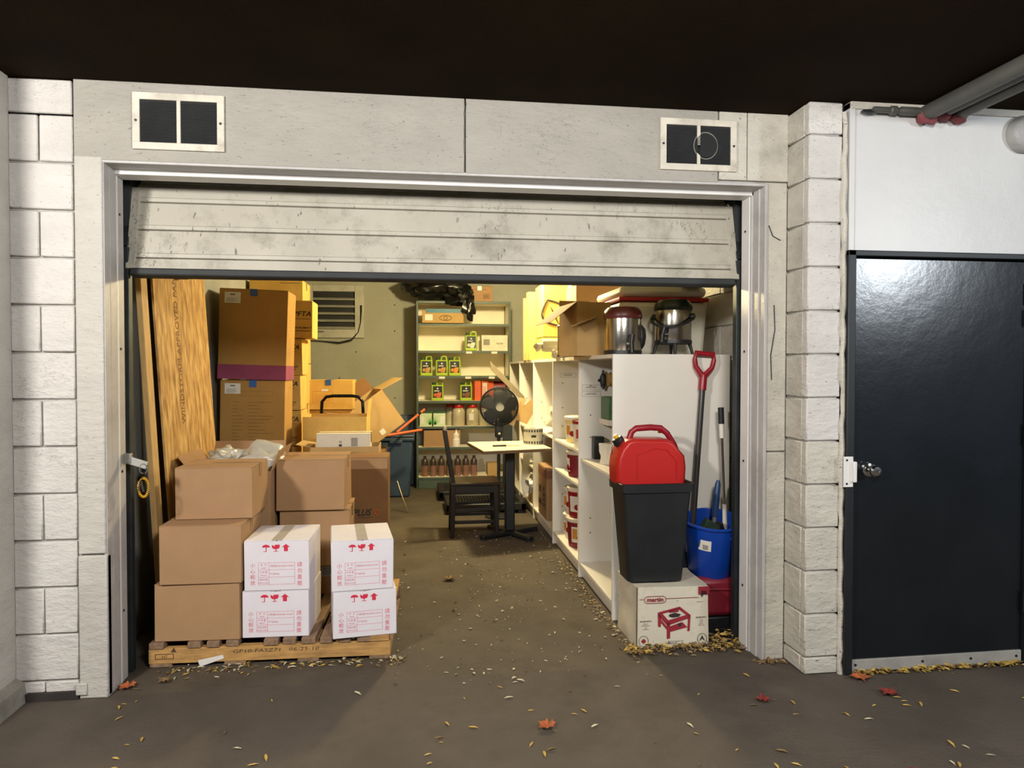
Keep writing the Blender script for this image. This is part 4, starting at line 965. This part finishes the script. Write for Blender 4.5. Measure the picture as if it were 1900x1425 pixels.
# milk tea dispensers
def dispenser(label, X, Y, lidm, stand, ang):
    r = thing('drink_dispenser', label, 'dispenser', (X, Y, TZ), ang); r.scale = ((.94, .94, .915) if not stand else (.94, .94, .87)); z = .075 if stand else .0; R_ = .115
    B().lathe([(0, z+.02), (R_*.96, z+.02), (R_, z+.03), (R_, z+.225), (R_*.99, z+.235), (0, z+.235)], 40).out('body', STEEL, r)
    B().lathe([(0, z), (R_*.95, z), (R_*1.04, z+.006), (R_*1.04, z+.028), (R_*.99, z+.03)], 40).out('base_ring', BLKP, r)
    B().lathe([(R_*1.03, z+.232), (R_*1.05, z+.238), (R_*1.04, z+.262), (R_*.98, z+.285), (R_*.82, z+.305), (R_*.4, z+.312), (0, z+.312)], 40).out('lid', lidm, r)
    b = B(); b.lathe([(R_*1.06, z+.245), (R_*1.07, z+.25), (R_*1.06, z+.256)], 40); b.out('lid_ring', lidm, r)
    tp = B(); a = -pi/2-.2
    M_ = RZ(a); tp.tube([tuple(M_ @ V((R_-.005, 0, z+.06))), tuple(M_ @ V((R_+.055, 0, z+.055)))], .014, 10); tp.tube([tuple(M_ @ V((R_+.05, 0, z+.065))), tuple(M_ @ V((R_+.06, 0, z+.01)))], .014, 10); tp.out('tap', BLKP, r)
    B().tube([tuple(M_ @ V((R_+.045, 0, z+.065))), tuple(M_ @ V((R_+.035, .01, z+.125)))], [.011, .016], 10).out('tap_lever', BLKP, r)
    if stand:
        for k in range(4):
            a = k*pi/2+.3; B().tube([(R_*.9*cos(a), R_*.9*sin(a), z+.005), (R_*1.0*cos(a), R_*1.0*sin(a), z*.55), (R_*1.08*cos(a), R_*1.08*sin(a), 0.004)], [.013, .010, .009], 8).out('leg', BLKP, r)
        for s_ in (-1, 1): B().lathe([(.022, 0), (.022, .02), (0, .02)], 14, T(s_*(R_+.0), 0, z+.19) @ RY(s_*pi/2)).out('handle_pivot', BLKP, r)
        pts = [(-(R_+.02)*cos(t_), -.16*sin(t_), z+.19-.075*sin(t_)) for t_ in [pi*i/16 for i in range(17)]]
        B().tube(pts, .009, 8).out('carry_handle', BLKP, r)
    else:
        B().blob((R_+.02, .0, z+.12), (.03, .03, .08), 5, .2, 2, 2).out('latch', BLKP, r)
    return r
dispenser('steel drink dispenser with a dark red lid on top of the bookcases', 1.205, .86, mat('brown_red_lid', '5a231f', .35, var=.1), False, .25)
dispenser('steel drink dispenser with a dark green lid and carry handle, on its stand', 1.53, .90, DGREEN, True, -.55)
# cooler
r = thing('picnic_cooler', 'large off-white picnic cooler with a red band behind the dispensers', 'cooler', (1.54, .96, TZ))
r.location = (1.535, 1.03, TZ)
B().box(-.30, .275, 0, .62, 0, .336, tx=.02, ty=.02).out('body', COOL, r, bev=.03)
B().box(-.302, .277, -.003, .625, .338, .362).out('red_band', REDP, r, bev=.006)
B().box(-.295, .27, 0, .62, .364, .435).out('lid', COOL, r, bev=.04)
B().tube([(-.315, .15, .25), (-.335, .2, .25), (-.335, .42, .25), (-.315, .47, .25)], .012, 8).out('handle', COOL, r)
# open carton with torn flaps
ob2 = open_box('open brown carton with torn pale flaps on the bookcases beside the steel pot', .985, 1.205, 1.12, .40, TZ, .335, {'left': (128, .21), 'back': (25, .05)}, m_=CARDL, rz=.08)
B().plate([(-.105, -.002, .20), (.02, -.002, .245), (-.02, -.10, .235), (-.19, -.14, .175)], .003).out('torn_flap', EDGE, ob2)
pt = thing('stock_pot', 'tall narrow steel pot beside the open carton on the bookcases', 'pot', (1.04, 1.56, TZ)); B().lathe([(0, 0), (.085, 0), (.088, .01), (.088, .2), (.093, .205), (.093, .21)], 28).out('body', STEEL, pt); B().lathe([(.09, 0), (.09, .012)], 28).out('base', BLK, pt)
B().lathe([(.094, .21), (.08, .22), (.02, .225), (0, .225)], 28).out('lid', STEEL, pt)
# white rolls
for i, (x0, x1, y, z, lb) in enumerate(((.965, 1.32, 2.25, 1.595, 'upper white plastic wrapped roll on the bookcases'), (1.06, 1.38, 2.02, 1.535, 'lower white plastic wrapped roll on the bookcases'))):
    r = thing('wrapped_roll', lb, 'roll', (x0, y, z)); L_ = x1-x0
    B().tube([(0, 0, 0), (.02, 0, 0), (L_-.02, 0, 0), (L_, 0, 0)], [.045, .05, .05, .045] if i == 0 else [.036, .04, .04, .036], 18).out('roll', mat('white_wrap', 'dcd6c0', .35, var=.04, bump=.5, bs=12), r)
    B().blob((-.03, 0, -.01), (.035, .03, .03), 40+i, .5, 2.4, 2).out('twisted_end', mat('white_wrap', '0'), r)
r = thing('wrapped_roll', 'third white wrapped roll lying under the upper one on the bookcases', 'roll', (1.05, 2.27, 1.52)); B().tube([(0, 0, 0), (.3, 0, 0)], .024, 14).out('roll', MATS['white_wrap'], r)
# yellow cartons
names = ['front left', 'front right', 'middle', 'rear']
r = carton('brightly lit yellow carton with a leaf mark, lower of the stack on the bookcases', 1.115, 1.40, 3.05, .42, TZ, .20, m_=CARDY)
b = B(); b.tube([(.0+.06*cos(a), -.001, .03+.05*sin(a)) for a in [pi*i/12 for i in range(13)]], .007, 5); b.out('leaf_logo', BINK, r)
r = carton('brightly lit yellow carton with a leaf mark, upper of the stack on the bookcases', 1.115, 1.40, 3.05, .42, TZ+.205, .48, m_=CARDY)
b = B()
n_ = 14; t1_, t2_ = V((-.105, .33)), V((.0, .10)); ax = t2_-t1_; pr = V((-ax.y, ax.x))
lf = [t1_+ax*(k/n_)+pr*(.42*sin(pi*k/n_)) for k in range(n_+1)]+[t1_+ax*(1-k/n_)-pr*(.42*sin(pi*k/n_)) for k in range(1, n_)]
b.tube([(p.x, -.001, p.y) for p in lf], .009, 6, closed=True)
b.tube([(t1_.x+.03, -.001, t1_.y-.06), (-.045, -.001, .2), (-.005, -.001, .12)], [.002, .010, .003], 6)
b.out('leaf_logo', BINK, r)
r = carton('pale cream carton beside the leaf marked cartons on the bookcases', 1.335, 1.60, 2.86, .18, 1.96, .22, m_=mat('cream_card', 'd8cc96', .8))
carton('yellow carton holding up the pale cream carton', 1.335, 1.60, 2.86, .18, TZ, .46, m_=CARDY)
r = thing('carton_bundle', 'upright bundle of flattened yellow cartons behind the leaf marked ones', 'bundle', (1.10, 3.52, TZ))
for k in range(13):
    x0 = -.0; b = B(); y = k*.035; w_ = random.uniform(-.025, .02)
    B().box(-.03+w_, .30, y, y+.028, 0, .62+random.uniform(-.05, .05)).out('flattened_carton', CARDY if k < 8 else CARDL, r, bev=.004)
carton('large tan carton lying behind the cooler on the bookcases', 1.27, 1.75, 2.40, .40, TZ, .60, m_=CARD)

# ============================================================ FRONT RIGHT
mb = thing('stove_carton', 'worn white stove carton with red burner picture, on the floor by the right jamb', 'box', (1.283, .215, 0), -.01)
b = B(); W = .192; d = .31; h = .312
b.verts([(-W, 0, 0), (W, 0, 0), (W, d, 0), (-W-.01, d, 0), (-W+.004, .004, h-.004), (W-.004, .006, h-.010), (W-.006, d, h), (-W-.006, d, h-.004)], [(3, 2, 1, 0), (4, 5, 6, 7), (0, 1, 5, 4), (1, 2, 6, 5), (2, 3, 7, 6), (3, 0, 4, 7)])
bmesh.ops.subdivide_edges(b.bm, edges=b.bm.edges[:], cuts=7, use_grid_fill=True)
for v in b.bm.verts:
    if v.co.y > .02: v.co += V((NZ.noise(v.co*9)*.012, NZ.noise(v.co*8+V((3, 0, 0)))*.008*(v.co.y > .05), -abs(NZ.noise(v.co*10))*.006 if v.co.z > .25 else 0))
b.out('body', WCARDS, mb)
B().tube([(-W+.004, .0, .004), (-W+.006, .002, h-.004)], .0035, 5).out('torn_edge', mat('torn_board', '6b5a44', .9, var=.3), mb)
RSTOVE = mat('stove_red', '8e1f2c', .7, var=.1)
PLN = lambda b, pts, y=-.0016: b.verts([(x, y, z) for x, z in pts], [tuple(range(len(pts)))])
def q(px, pz):     # picture coordinates taken across the 1000 x 760 front panel
    return (-W+.002+px/960*(2*W-.006), .303-pz/740*.30)
b = B()
# logo: pill outline with the name, rules either side
pc = q(250, 148); pw, ph = .056, .0175
pts = [(pc[0]-pw+ph+ph*cos(a), pc[1]+ph*sin(a)) for a in [pi/2+pi*i/10 for i in range(11)]]+[(pc[0]+pw-ph+ph*cos(a), pc[1]+ph*sin(a)) for a in [-pi/2+pi*i/10 for i in range(11)]]
b.tube([(x, -.001, z) for x, z in pts], .0013, 5, closed=True)
b.text('martin', .03, pc[0], pc[1]-.0085, -.0016, W=.085, bold=.03)
x0 = q(40, 140); b.rect(x0[0], pc[0]-pw, x0[1]-.001, x0[1]+.001, -.0014); x1 = q(830, 138); b.rect(pc[0]+pw, x1[0], x1[1]-.001, x1[1]+.001, -.0014)
b.out('logo', RSTOVE, mb)
b = B()
Q = lambda L: [q(*p) for p in L]
# burner stand: top frame ring, apron, legs, shelf
PLN(b, Q([(285, 310), (575, 245), (590, 275), (330, 330)])); PLN(b, Q([(575, 245), (720, 355), (690, 372), (560, 275)]))
PLN(b, Q([(720, 355), (410, 440), (415, 415), (660, 355)])); PLN(b, Q([(410, 440), (285, 310), (345, 325), (425, 415)]))
PLN(b, Q([(285, 310), (410, 440), (412, 480), (290, 350)])); PLN(b, Q([(410, 440), (720, 355), (722, 390), (412, 480)]))
PLN(b, Q([(285, 320), (325, 350), (325, 490), (300, 495), (288, 480)])); PLN(b, Q([(405, 440), (450, 440), (450, 640), (415, 650), (405, 635)])); PLN(b, Q([(690, 380), (722, 360), (712, 560), (680, 560)]))
PLN(b, Q([(450, 490), (610, 440), (680, 510), (452, 560)])); PLN(b, Q([(325, 400), (405, 490), (405, 530), (325, 440)])); 
PLN(b, Q([(430, 290), (560, 275), (560, 310), (440, 320)]))
b.out('burner_picture', RSTOVE, mb)
b = B(); PLN(b, Q([(435, 340), (510, 320), (590, 340), (570, 370), (480, 380), (435, 365)]), -.002); c0 = q(578, 475); b.lathe([(.010, 0), (0, .001)], 14, T(c0[0], -.002, c0[1]) @ RX(pi/2))
b.text('BLACK TIE', .007, *q(850, 200)); b.text('65,000 BTU', .010, *q(125, 425), bold=.02, W=.06); b.text('65,000 BTU', .010, *q(865, 400), bold=.02, W=.055)
for i, (t_, w_) in enumerate((('Brûleur', .025), ('d’extérieur', .045), ('au', .012), ('propane', .03))): b.text(t_, .008, *q(125, 455+i*22), W=w_)
for i, (t_, w_) in enumerate((('Outdoor', .018), ('Propane', .016), ('Burner', .02), ('Stove', .03))): b.text(t_, .008, *q(870, 430+i*22), W=w_)
b.text('OUTDOOR PROPANE STOVE', .008, *q(530, 690), W=.075); b.text('MODEL MB', .009, *q(490, 712), W=.045, bold=.02)
for cx in (97, 880):
    c0 = q(cx, 665); b.tube([(c0[0]+.0245*cos(a), -.001, c0[1]+.0265*sin(a)) for a in [2*pi*i/28 for i in range(28)]], .0012, 5, closed=True)
c0 = q(880, 665); b.prism([(c0[0], c0[1]+.018), (c0[0]+.015, c0[1]-.011), (c0[0]+.004, c0[1]-.004), (c0[0], c0[1]+.004), (c0[0]-.004, c0[1]-.004), (c0[0]-.015, c0[1]-.011)], -.002, -.001)
PLN(b, Q([(865, 55), (935, 60), (940, 110), (900, 100), (870, 140), (860, 100)]))
b.out('print', BINK, mb)
b = B(); c0 = q(97, 665); ml = [(0, 1), (.18, .55), (.5, .75), (.42, .3), (.9, .35), (.75, .1), (.95, -.1), (.4, -.45), (.45, -.65), (.06, -.55), (.05, -1)]
ml = ml+[(-x, y) for x, y in ml[::-1]][1:-1]
b.prism([(c0[0]+x*.014, c0[1]+y*.016) for x, y in ml], -.002, -.001); b.out('maple_mark', RSTOVE, mb)
B().box(W-.055, W+.002, -.0016, .03, .262, .300).out('corner_patch', RSTOVE, mb)

# black bin
bn = thing('waste_bin', 'tall black tapering waste bin standing on the white stove carton', 'bin', (1.218, .25, .316))
W1, W2 = .182, .146
b = B()
def ring(w_, d0, d1, z, r_=.03):
    pts = []
    for cx, cy, a0 in ((w_-r_, d1-r_, 0), (-w_+r_, d1-r_, pi/2), (-w_+r_, d0+r_, pi), (w_-r_, d0+r_, 1.5*pi)):
        for k in range(5): a = a0+k*pi/8; pts.append((cx+r_*cos(a), cy+r_*sin(a), z))
    return pts
def loft(b, rings, cap0=True, cap1=False):
    vs = [[b.bm.verts.new(p) for p in r_] for r_ in rings]
    for A, C in zip(vs, vs[1:]):
        for j in range(len(A)): k = (j+1) % len(A); b.bm.faces.new((A[j], A[k], C[k], C[j]))
    if cap0: b.bm.faces.new(vs[0][::-1])
    if cap1: b.bm.faces.new(vs[-1])
loft(b, [ring(W2, .03, .215, 0), ring(W1, .0, .245, .47), ring(W1-.004, .004, .241, .47), ring(W2-.004, .034, .211, .01)])
b.out('body', BLKP, bn)
b = B(); loft(b, [ring(W1+.002, -.002, .247, .468), ring(W1+.012, -.012, .257, .466), ring(W1+.014, -.014, .259, .508), ring(W1+.006, -.006, .251, .512), ring(W1-.004, .004, .241, .50), ring(W1-.004, .004, .241, .468)], False, False); b.out('rim', BLKP, bn)
b = B(); b.box(-.095, .095, -.012, .01, .48, .506)
# red fuel can resting in the bin mouth
jc = thing('fuel_can', 'red plastic fuel can sitting on top of the black bin', 'fuel can', (1.205, .31, .80))
out_ = [(-.178, .0), (.182, .0), (.186, .02), (.190, .10), (.182, .16), (.118, .232), (.09, .245), (-.10, .25), (-.135, .24), (-.165, .20), (-.185, .15), (-.19, .10), (-.187, .03)]
b = B(); n = len(out_)
def sc_(f, y): return [(x*f, y, .12+(z-.12)*f) for x, z in out_]
loft(b, [sc_(.90, 0), sc_(.97, .012), sc_(1, .035), sc_(1, .145), sc_(.97, .168), sc_(.90, .18)], True, True)
b.out('body', REDP, jc, bev=.004)
B().tube([(-.10, .09, .235), (-.085, .09, .28), (-.06, .09, .298), (.02, .09, .303), (.075, .09, .298), (.11, .09, .27), (.15, .09, .21), (.168, .09, .165)], [.016, .0165, .017, .017, .017, .016, .015, .014], 12).out('handle', REDH, jc)
B().lathe([(0, 0), (.028, 0), (.031, .01), (.031, .035), (.026, .04), (0, .04)], 18, T(-.145, .09, .215) @ RY(-.55)).out('cap', BLKP, jc)
B().lathe([(0, .04), (.013, .04), (.012, .058), (0, .058)], 14, T(-.145, .09, .215) @ RY(-.55)).out('yellow_plug', YEL, jc)
B().lathe([(0, 0), (.013, 0), (.012, .022), (0, .026)], 12, T(.098, .165, .265)).out('vent_cap', YEL, jc)
B().tube([(-.17, .08, .235), (-.195, .08, .20), (-.192, .085, .165)], .002, 5).out('tether', BLKP, jc)
b = B(); b.tube([(-.08, -.001, .04), (-.08, -.001, .17), (.02, -.001, .20), (.08, -.001, .19), (.13, -.001, .13), (.13, -.001, .04)], .003, 6); b.out('moulded_line', REDP, jc)

# maroon can with bucket on top
mc = thing('maroon_fuel_can', 'dark red fuel can in shadow on the floor beneath the blue bucket', 'fuel can', (1.60, .36, .0))
B().box(-.12, .125, 0, .22, .085, .295, tx=-.005).out('body', DRED, mc, bev=.03)
B().box(-.115, .12, .005, .215, .0, .085).out('base', BLKP, mc, bev=.008)
B().tube([(-.08, -.004, .24), (.08, -.004, .235), (.10, -.004, .13)], .008, 8).out('moulded_rib', DRED, mc)
bk = thing('bucket', 'blue plastic bucket with a white sticker by the right jamb', 'bucket', (1.60, .49, .30), rot=(.20, -.03, 0))
b = B(); b.lathe([(0, 0), (.118, 0), (.122, .006), (.146, .29), (.151, .292), (.155, .298), (.155, .306), (.146, .309), (.141, .30), (.117, .012), (0, .012)], 44)
for v in b.bm.verts:
    if v.co.z > .27 and v.co.x < -.10: v.co.x -= (abs(v.co.x)-.10)*.35; v.co.z += .002
b.out('body', BLUEP, bk)
b = B(); n = 8
for k in range(n):
    a0, a1 = -2.62+k*.075, -2.62+(k+1)*.075
    f = lambda a, z: ((.1225+.0235*z/.285+.0012)*cos(a), (.1225+.0235*z/.285+.0012)*sin(a), z)
    b.verts([f(a0, .175), f(a1, .175), f(a1, .235), f(a0, .235)], [(0, 1, 2, 3)])
b.out('sticker', WHITE, bk)
b = B()
for k in range(7):
    a0 = -2.33+k*.03; a1 = a0+.016; f = lambda a, z: ((.1225+.0235*z/.285+.002)*cos(a), (.1225+.0235*z/.285+.002)*sin(a), z); b.verts([f(a0, .182), f(a1, .182), f(a1, .21), f(a0, .21)], [(0, 1, 2, 3)])
b.verts([f(-2.56, .19), f(-2.46, .19), f(-2.46, .215), f(-2.56, .215)], [(0, 1, 2, 3)])
b.out('barcode', BINK, bk)
B().lathe([(.014, 0), (.014, .012), (0, .012)], 12, RZ(-1.25) @ T(.146, 0, .25) @ RY(pi/2)).out('handle_lug', BLUEP, bk)
for i, (x, y, z, lb, m_, rt) in enumerate(((1.56, .44, .53, 'dark green scouring cloth standing inside the blue bucket', mat('dark_green_cloth', '223828', .9), (.2, .5, .3)), (1.63, .47, .50, 'black sponge block lying inside the blue bucket', BLK, (.1, -.5, .4)))):
    r = thing('scrubber', lb, 'scrubber', (x, y, z), rot=rt); B().box(-.05, .05, -.02, .02, -.08, .06).out('pad', m_, r, bev=.006)
# shovel
sh = thing('shovel', 'shovel with a dark red D handle leaning on the bookcase end', 'shovel', (1.475, .52, .02), rot=(-.045, .085, 0))
B().tube([(0, 0, .30), (0, 0, 1.33)], .0165, 14).out('shaft', mat('grey_shaft', '4c4a48', .3, .5, var=.1), sh)
B().lathe([(.022, 1.28), (.022, 1.35), (.018, 1.37)], 14).out('socket', REDH, sh)
b = B(); b.tube([(0, 0, 1.33), (-.015, 0, 1.37), (-.048, 0, 1.41), (-.056, 0, 1.45), (-.052, 0, 1.485), (.052, 0, 1.485), (.056, 0, 1.45), (.048, 0, 1.41), (.015, 0, 1.37)], [.022, .017, .014, .013, .015, .015, .013, .014, .017], 12, closed=True); b.out('grip', REDH, sh)
b = B(); loft(b, [[(x, .004*cos(x*20), z) for x, z in ((-.09, .0), (.09, .0), (.11, .2), (.10, .34), (.02, .38), (-.02, .38), (-.10, .34), (-.11, .2))], [(x, .004*cos(x*20)+.006, z) for x, z in ((-.09, .0), (.09, .0), (.11, .2), (.10, .34), (.02, .38), (-.02, .38), (-.10, .34), (-.11, .2))]], True, True); b.out('blade', BLKP, sh)
# pole and brush
pl_ = thing('mop_pole', 'chrome mop pole with black grip standing in the corner by the right jamb', 'pole', (1.722, .52, .0), rot=(0, -.045, 0))
B().tube([(0, 0, .3), (0, 0, 1.03)], .008, 10).out('shaft', CHROME, pl_); B().tube([(0, 0, 1.03), (0, 0, 1.11)], .014, 12).out('white_sleeve', WHITE, pl_); B().tube([(0, 0, 1.11), (0, 0, 1.20)], .0165, 12).out('grip', BLKP, pl_); B().tube([(0, 0, .02), (0, 0, .66)], [.02, .013], 12).out('lower_sleeve', WHITE, pl_)
br = thing('cleaning_brush', 'cleaning brush with a blue handle standing in the blue bucket', 'brush', (1.60, .50, .33), rot=(0, .10, 0))
B().tube([(0, 0, .27), (0, 0, .36), (.0, 0, .45), (.0, 0, .47)], [.02, .019, .015, .008], 12).out('handle', mat('brush_blue', '23406a', .4), br); B().tube([(0, 0, .0), (0, 0, .28)], .013, 12).out('stem', GALV, br); B().box(-.05, .05, -.02, .02, -.01, .02).out('head', WHITE, br, bev=.004)
cd = B().tube([(1.768, .615, 1.49), (1.770, .602, 1.1), (1.773, .6, .9), (1.768, .598, .7)], .003, 6); tag(cd.out('cord', STEELD), 'thin dark cord hanging down the edge of the bookcase end', 'cord')

# ============================================================ LEAVES AND LITTER
rnd = random.Random(5)
def leaf_bm(b, x, y, z, L_, w_, a, curl=.25, tilt=0):
    M_ = T(x, y, z) @ RZ(a) @ RX(tilt); h_ = w_*curl
    p = [(-L_/2, 0, 0), (-L_*.1, -w_/2, h_), (L_*.3, -w_*.38, h_*.9), (L_/2, 0, h_*.5), (L_*.3, w_*.38, h_*.7), (-L_*.1, w_/2, h_), (0, 0, 0)]
    b.verts(p, [(0, 1, 6), (1, 2, 6), (2, 3, 6), (3, 4, 6), (4, 5, 6), (5, 0, 6)], M_)
protos = []
for i in range(4):
    b = B(); leaf_bm(b, 0, 0, 0, .05, .013, 0, .25+.1*i); protos.append(b.mesh('leaf', False))
    protos[-1].materials.append([LEAFY, LEAFY, BITS, LEAFB][i])
for k in range(170):
    for _ in range(30):
        x = rnd.uniform(-1.6, 3.2); y = rnd.uniform(-1.6, -.05)
        if x > 1.7 and y > -.25: continue
        break
    m_ = protos[rnd.choice((0, 1, 1, 2, 3))]
    o = link('narrow_leaf', m_); o.location = (x, y, .003); o.rotation_euler = (rnd.uniform(-.15, .15), rnd.uniform(-.1, .1), rnd.uniform(0, 6.3)); s_ = rnd.uniform(.45, 1.0); o.scale = (s_, s_, s_)
    tag(o, 'small narrow fallen leaf lying on the dark floor outside the doorway', 'leaf', 'narrow leaves scattered outside')
def mleaf(X, Y, s, label, m_, rz):
    r = thing('maple_leaf', label, 'leaf', (X, Y, .006), rz)
    b = B(); pts = [(x*s, y*s, .004+.012*math.hypot(x, y)*(1+.6*sin(7*math.atan2(y, x)))) for x, y in ml]
    b.verts(pts+[(0, 0, 0)], [(i, (i+1) % len(pts), len(pts)) for i in range(len(pts))]); b.out('blade', m_, r)
    B().tube([(0, -s, .008), (.01, -s*1.25, .006), (.02, -s*1.5, .004)], .0012, 5).out('stalk', LEAFB, r)
for X, Y, s, lb, m_, rz in ((.50, -.52, .042, 'curled orange brown maple leaf at the centre of the outer floor', LEAFO, .4), (1.45, -.42, .036, 'red maple leaf lying outside in front of the right pillar', LEAFR, 1.2),
        (2.02, -.43, .045, 'dark red maple leaf in front of the black door', LEAFR, 2), (1.68, -1.02, .05, 'reddish maple leaf at the lower right of the floor', LEAFR, 4), (1.99, -.27, .05, 'large orange leaf against the kick strip of the black door', LEAFO, 3),
        (-1.27, .06, .042, 'brown maple leaf beside the foot of the left jamb', LEAFO, .9), (-1.13, .10, .032, 'curled brown leaf beside the pallet end', LEAFB, 2.4), (-1.28, -.72, .035, 'dark brown leaf near the left curb', LEAFB, 1.4), (.21, 1.5, .05, 'dark curled leaf on the aisle floor inside', LEAFB, .3), (.09, -.9, .03, 'small brown leaf at the bottom centre of the floor', LEAFB, .3)):
    mleaf(X, Y, s, lb, m_, rz)
def litter(name, label, n, fx, L0, L1, mats, cat='litter'):
    r = None
    for mi, m_ in enumerate(mats):
        b = B()
        for k in range(n//len(mats)):
            x, y, z = fx(); L_ = rnd.uniform(L0, L1); leaf_bm(b, x, y, z, L_, L_*rnd.uniform(.2, .5), rnd.uniform(0, 6.3), rnd.uniform(.2, .8), rnd.uniform(-.5, .5))
        if mi == 0: o = b.out(name, m_, kind='stuff', smooth=False); tag(o, label, cat, kind='stuff'); r = o
        else: b.out('scraps', m_, r, kind='stuff', smooth=False)
g = lambda m_, s: rnd.gauss(m_, s)
litter('floor_litter', 'small pale scraps and seeds sprinkled over the aisle floor', 520, lambda: (min(1.05, max(-.1, g(.6, .38))), max(-.1, rnd.uniform(-.1, 3.0)**1.0), .003), .008, .028, [BITS, BITS, LEAFB])
litter('leaf_drift', 'drift of dry yellow and brown leaves around the stove carton', 300, lambda: (rnd.uniform(1.02, 1.68), g(.17, .035), rnd.uniform(.003, .02)), .02, .05, [LEAFT, LEAFB, LEAFY])
litter('leaf_drift', 'drift of broken leaves along the foot of the nearest bookcase', 240, lambda: (1.075-abs(g(0, .035)), rnd.uniform(.28, 1.9), .004), .012, .032, [LEAFB, BITS, LEAFT])
litter('leaf_drift', 'yellow leaf drift gathered along the kick strip of the black door', 200, lambda: (rnd.uniform(1.98, 2.87), -.215-abs(g(0, .014)), rnd.uniform(.003, .018)), .02, .045, [LEAFY, LEAFY, LEAFB])
litter('leaf_drift', 'scraps and leaves under the front edge of the pallet', 170, lambda: (rnd.uniform(-1.2, -.06), g(.22, .03), .004), .012, .04, [LEAFY, BITS, LEAFB])
litter('leaf_drift', 'leaves caught behind the right jamb under the maroon can', 60, lambda: (rnd.uniform(1.5, 1.66), g(.28, .03), rnd.uniform(.003, .03)), .02, .045, [LEAFY, LEAFB])
litter('leaf_drift', 'brown leaf crumbs at the foot of the right pier', 60, lambda: (rnd.uniform(1.6, 1.76), g(-.03, .015), .004), .015, .04, [LEAFT, LEAFB])
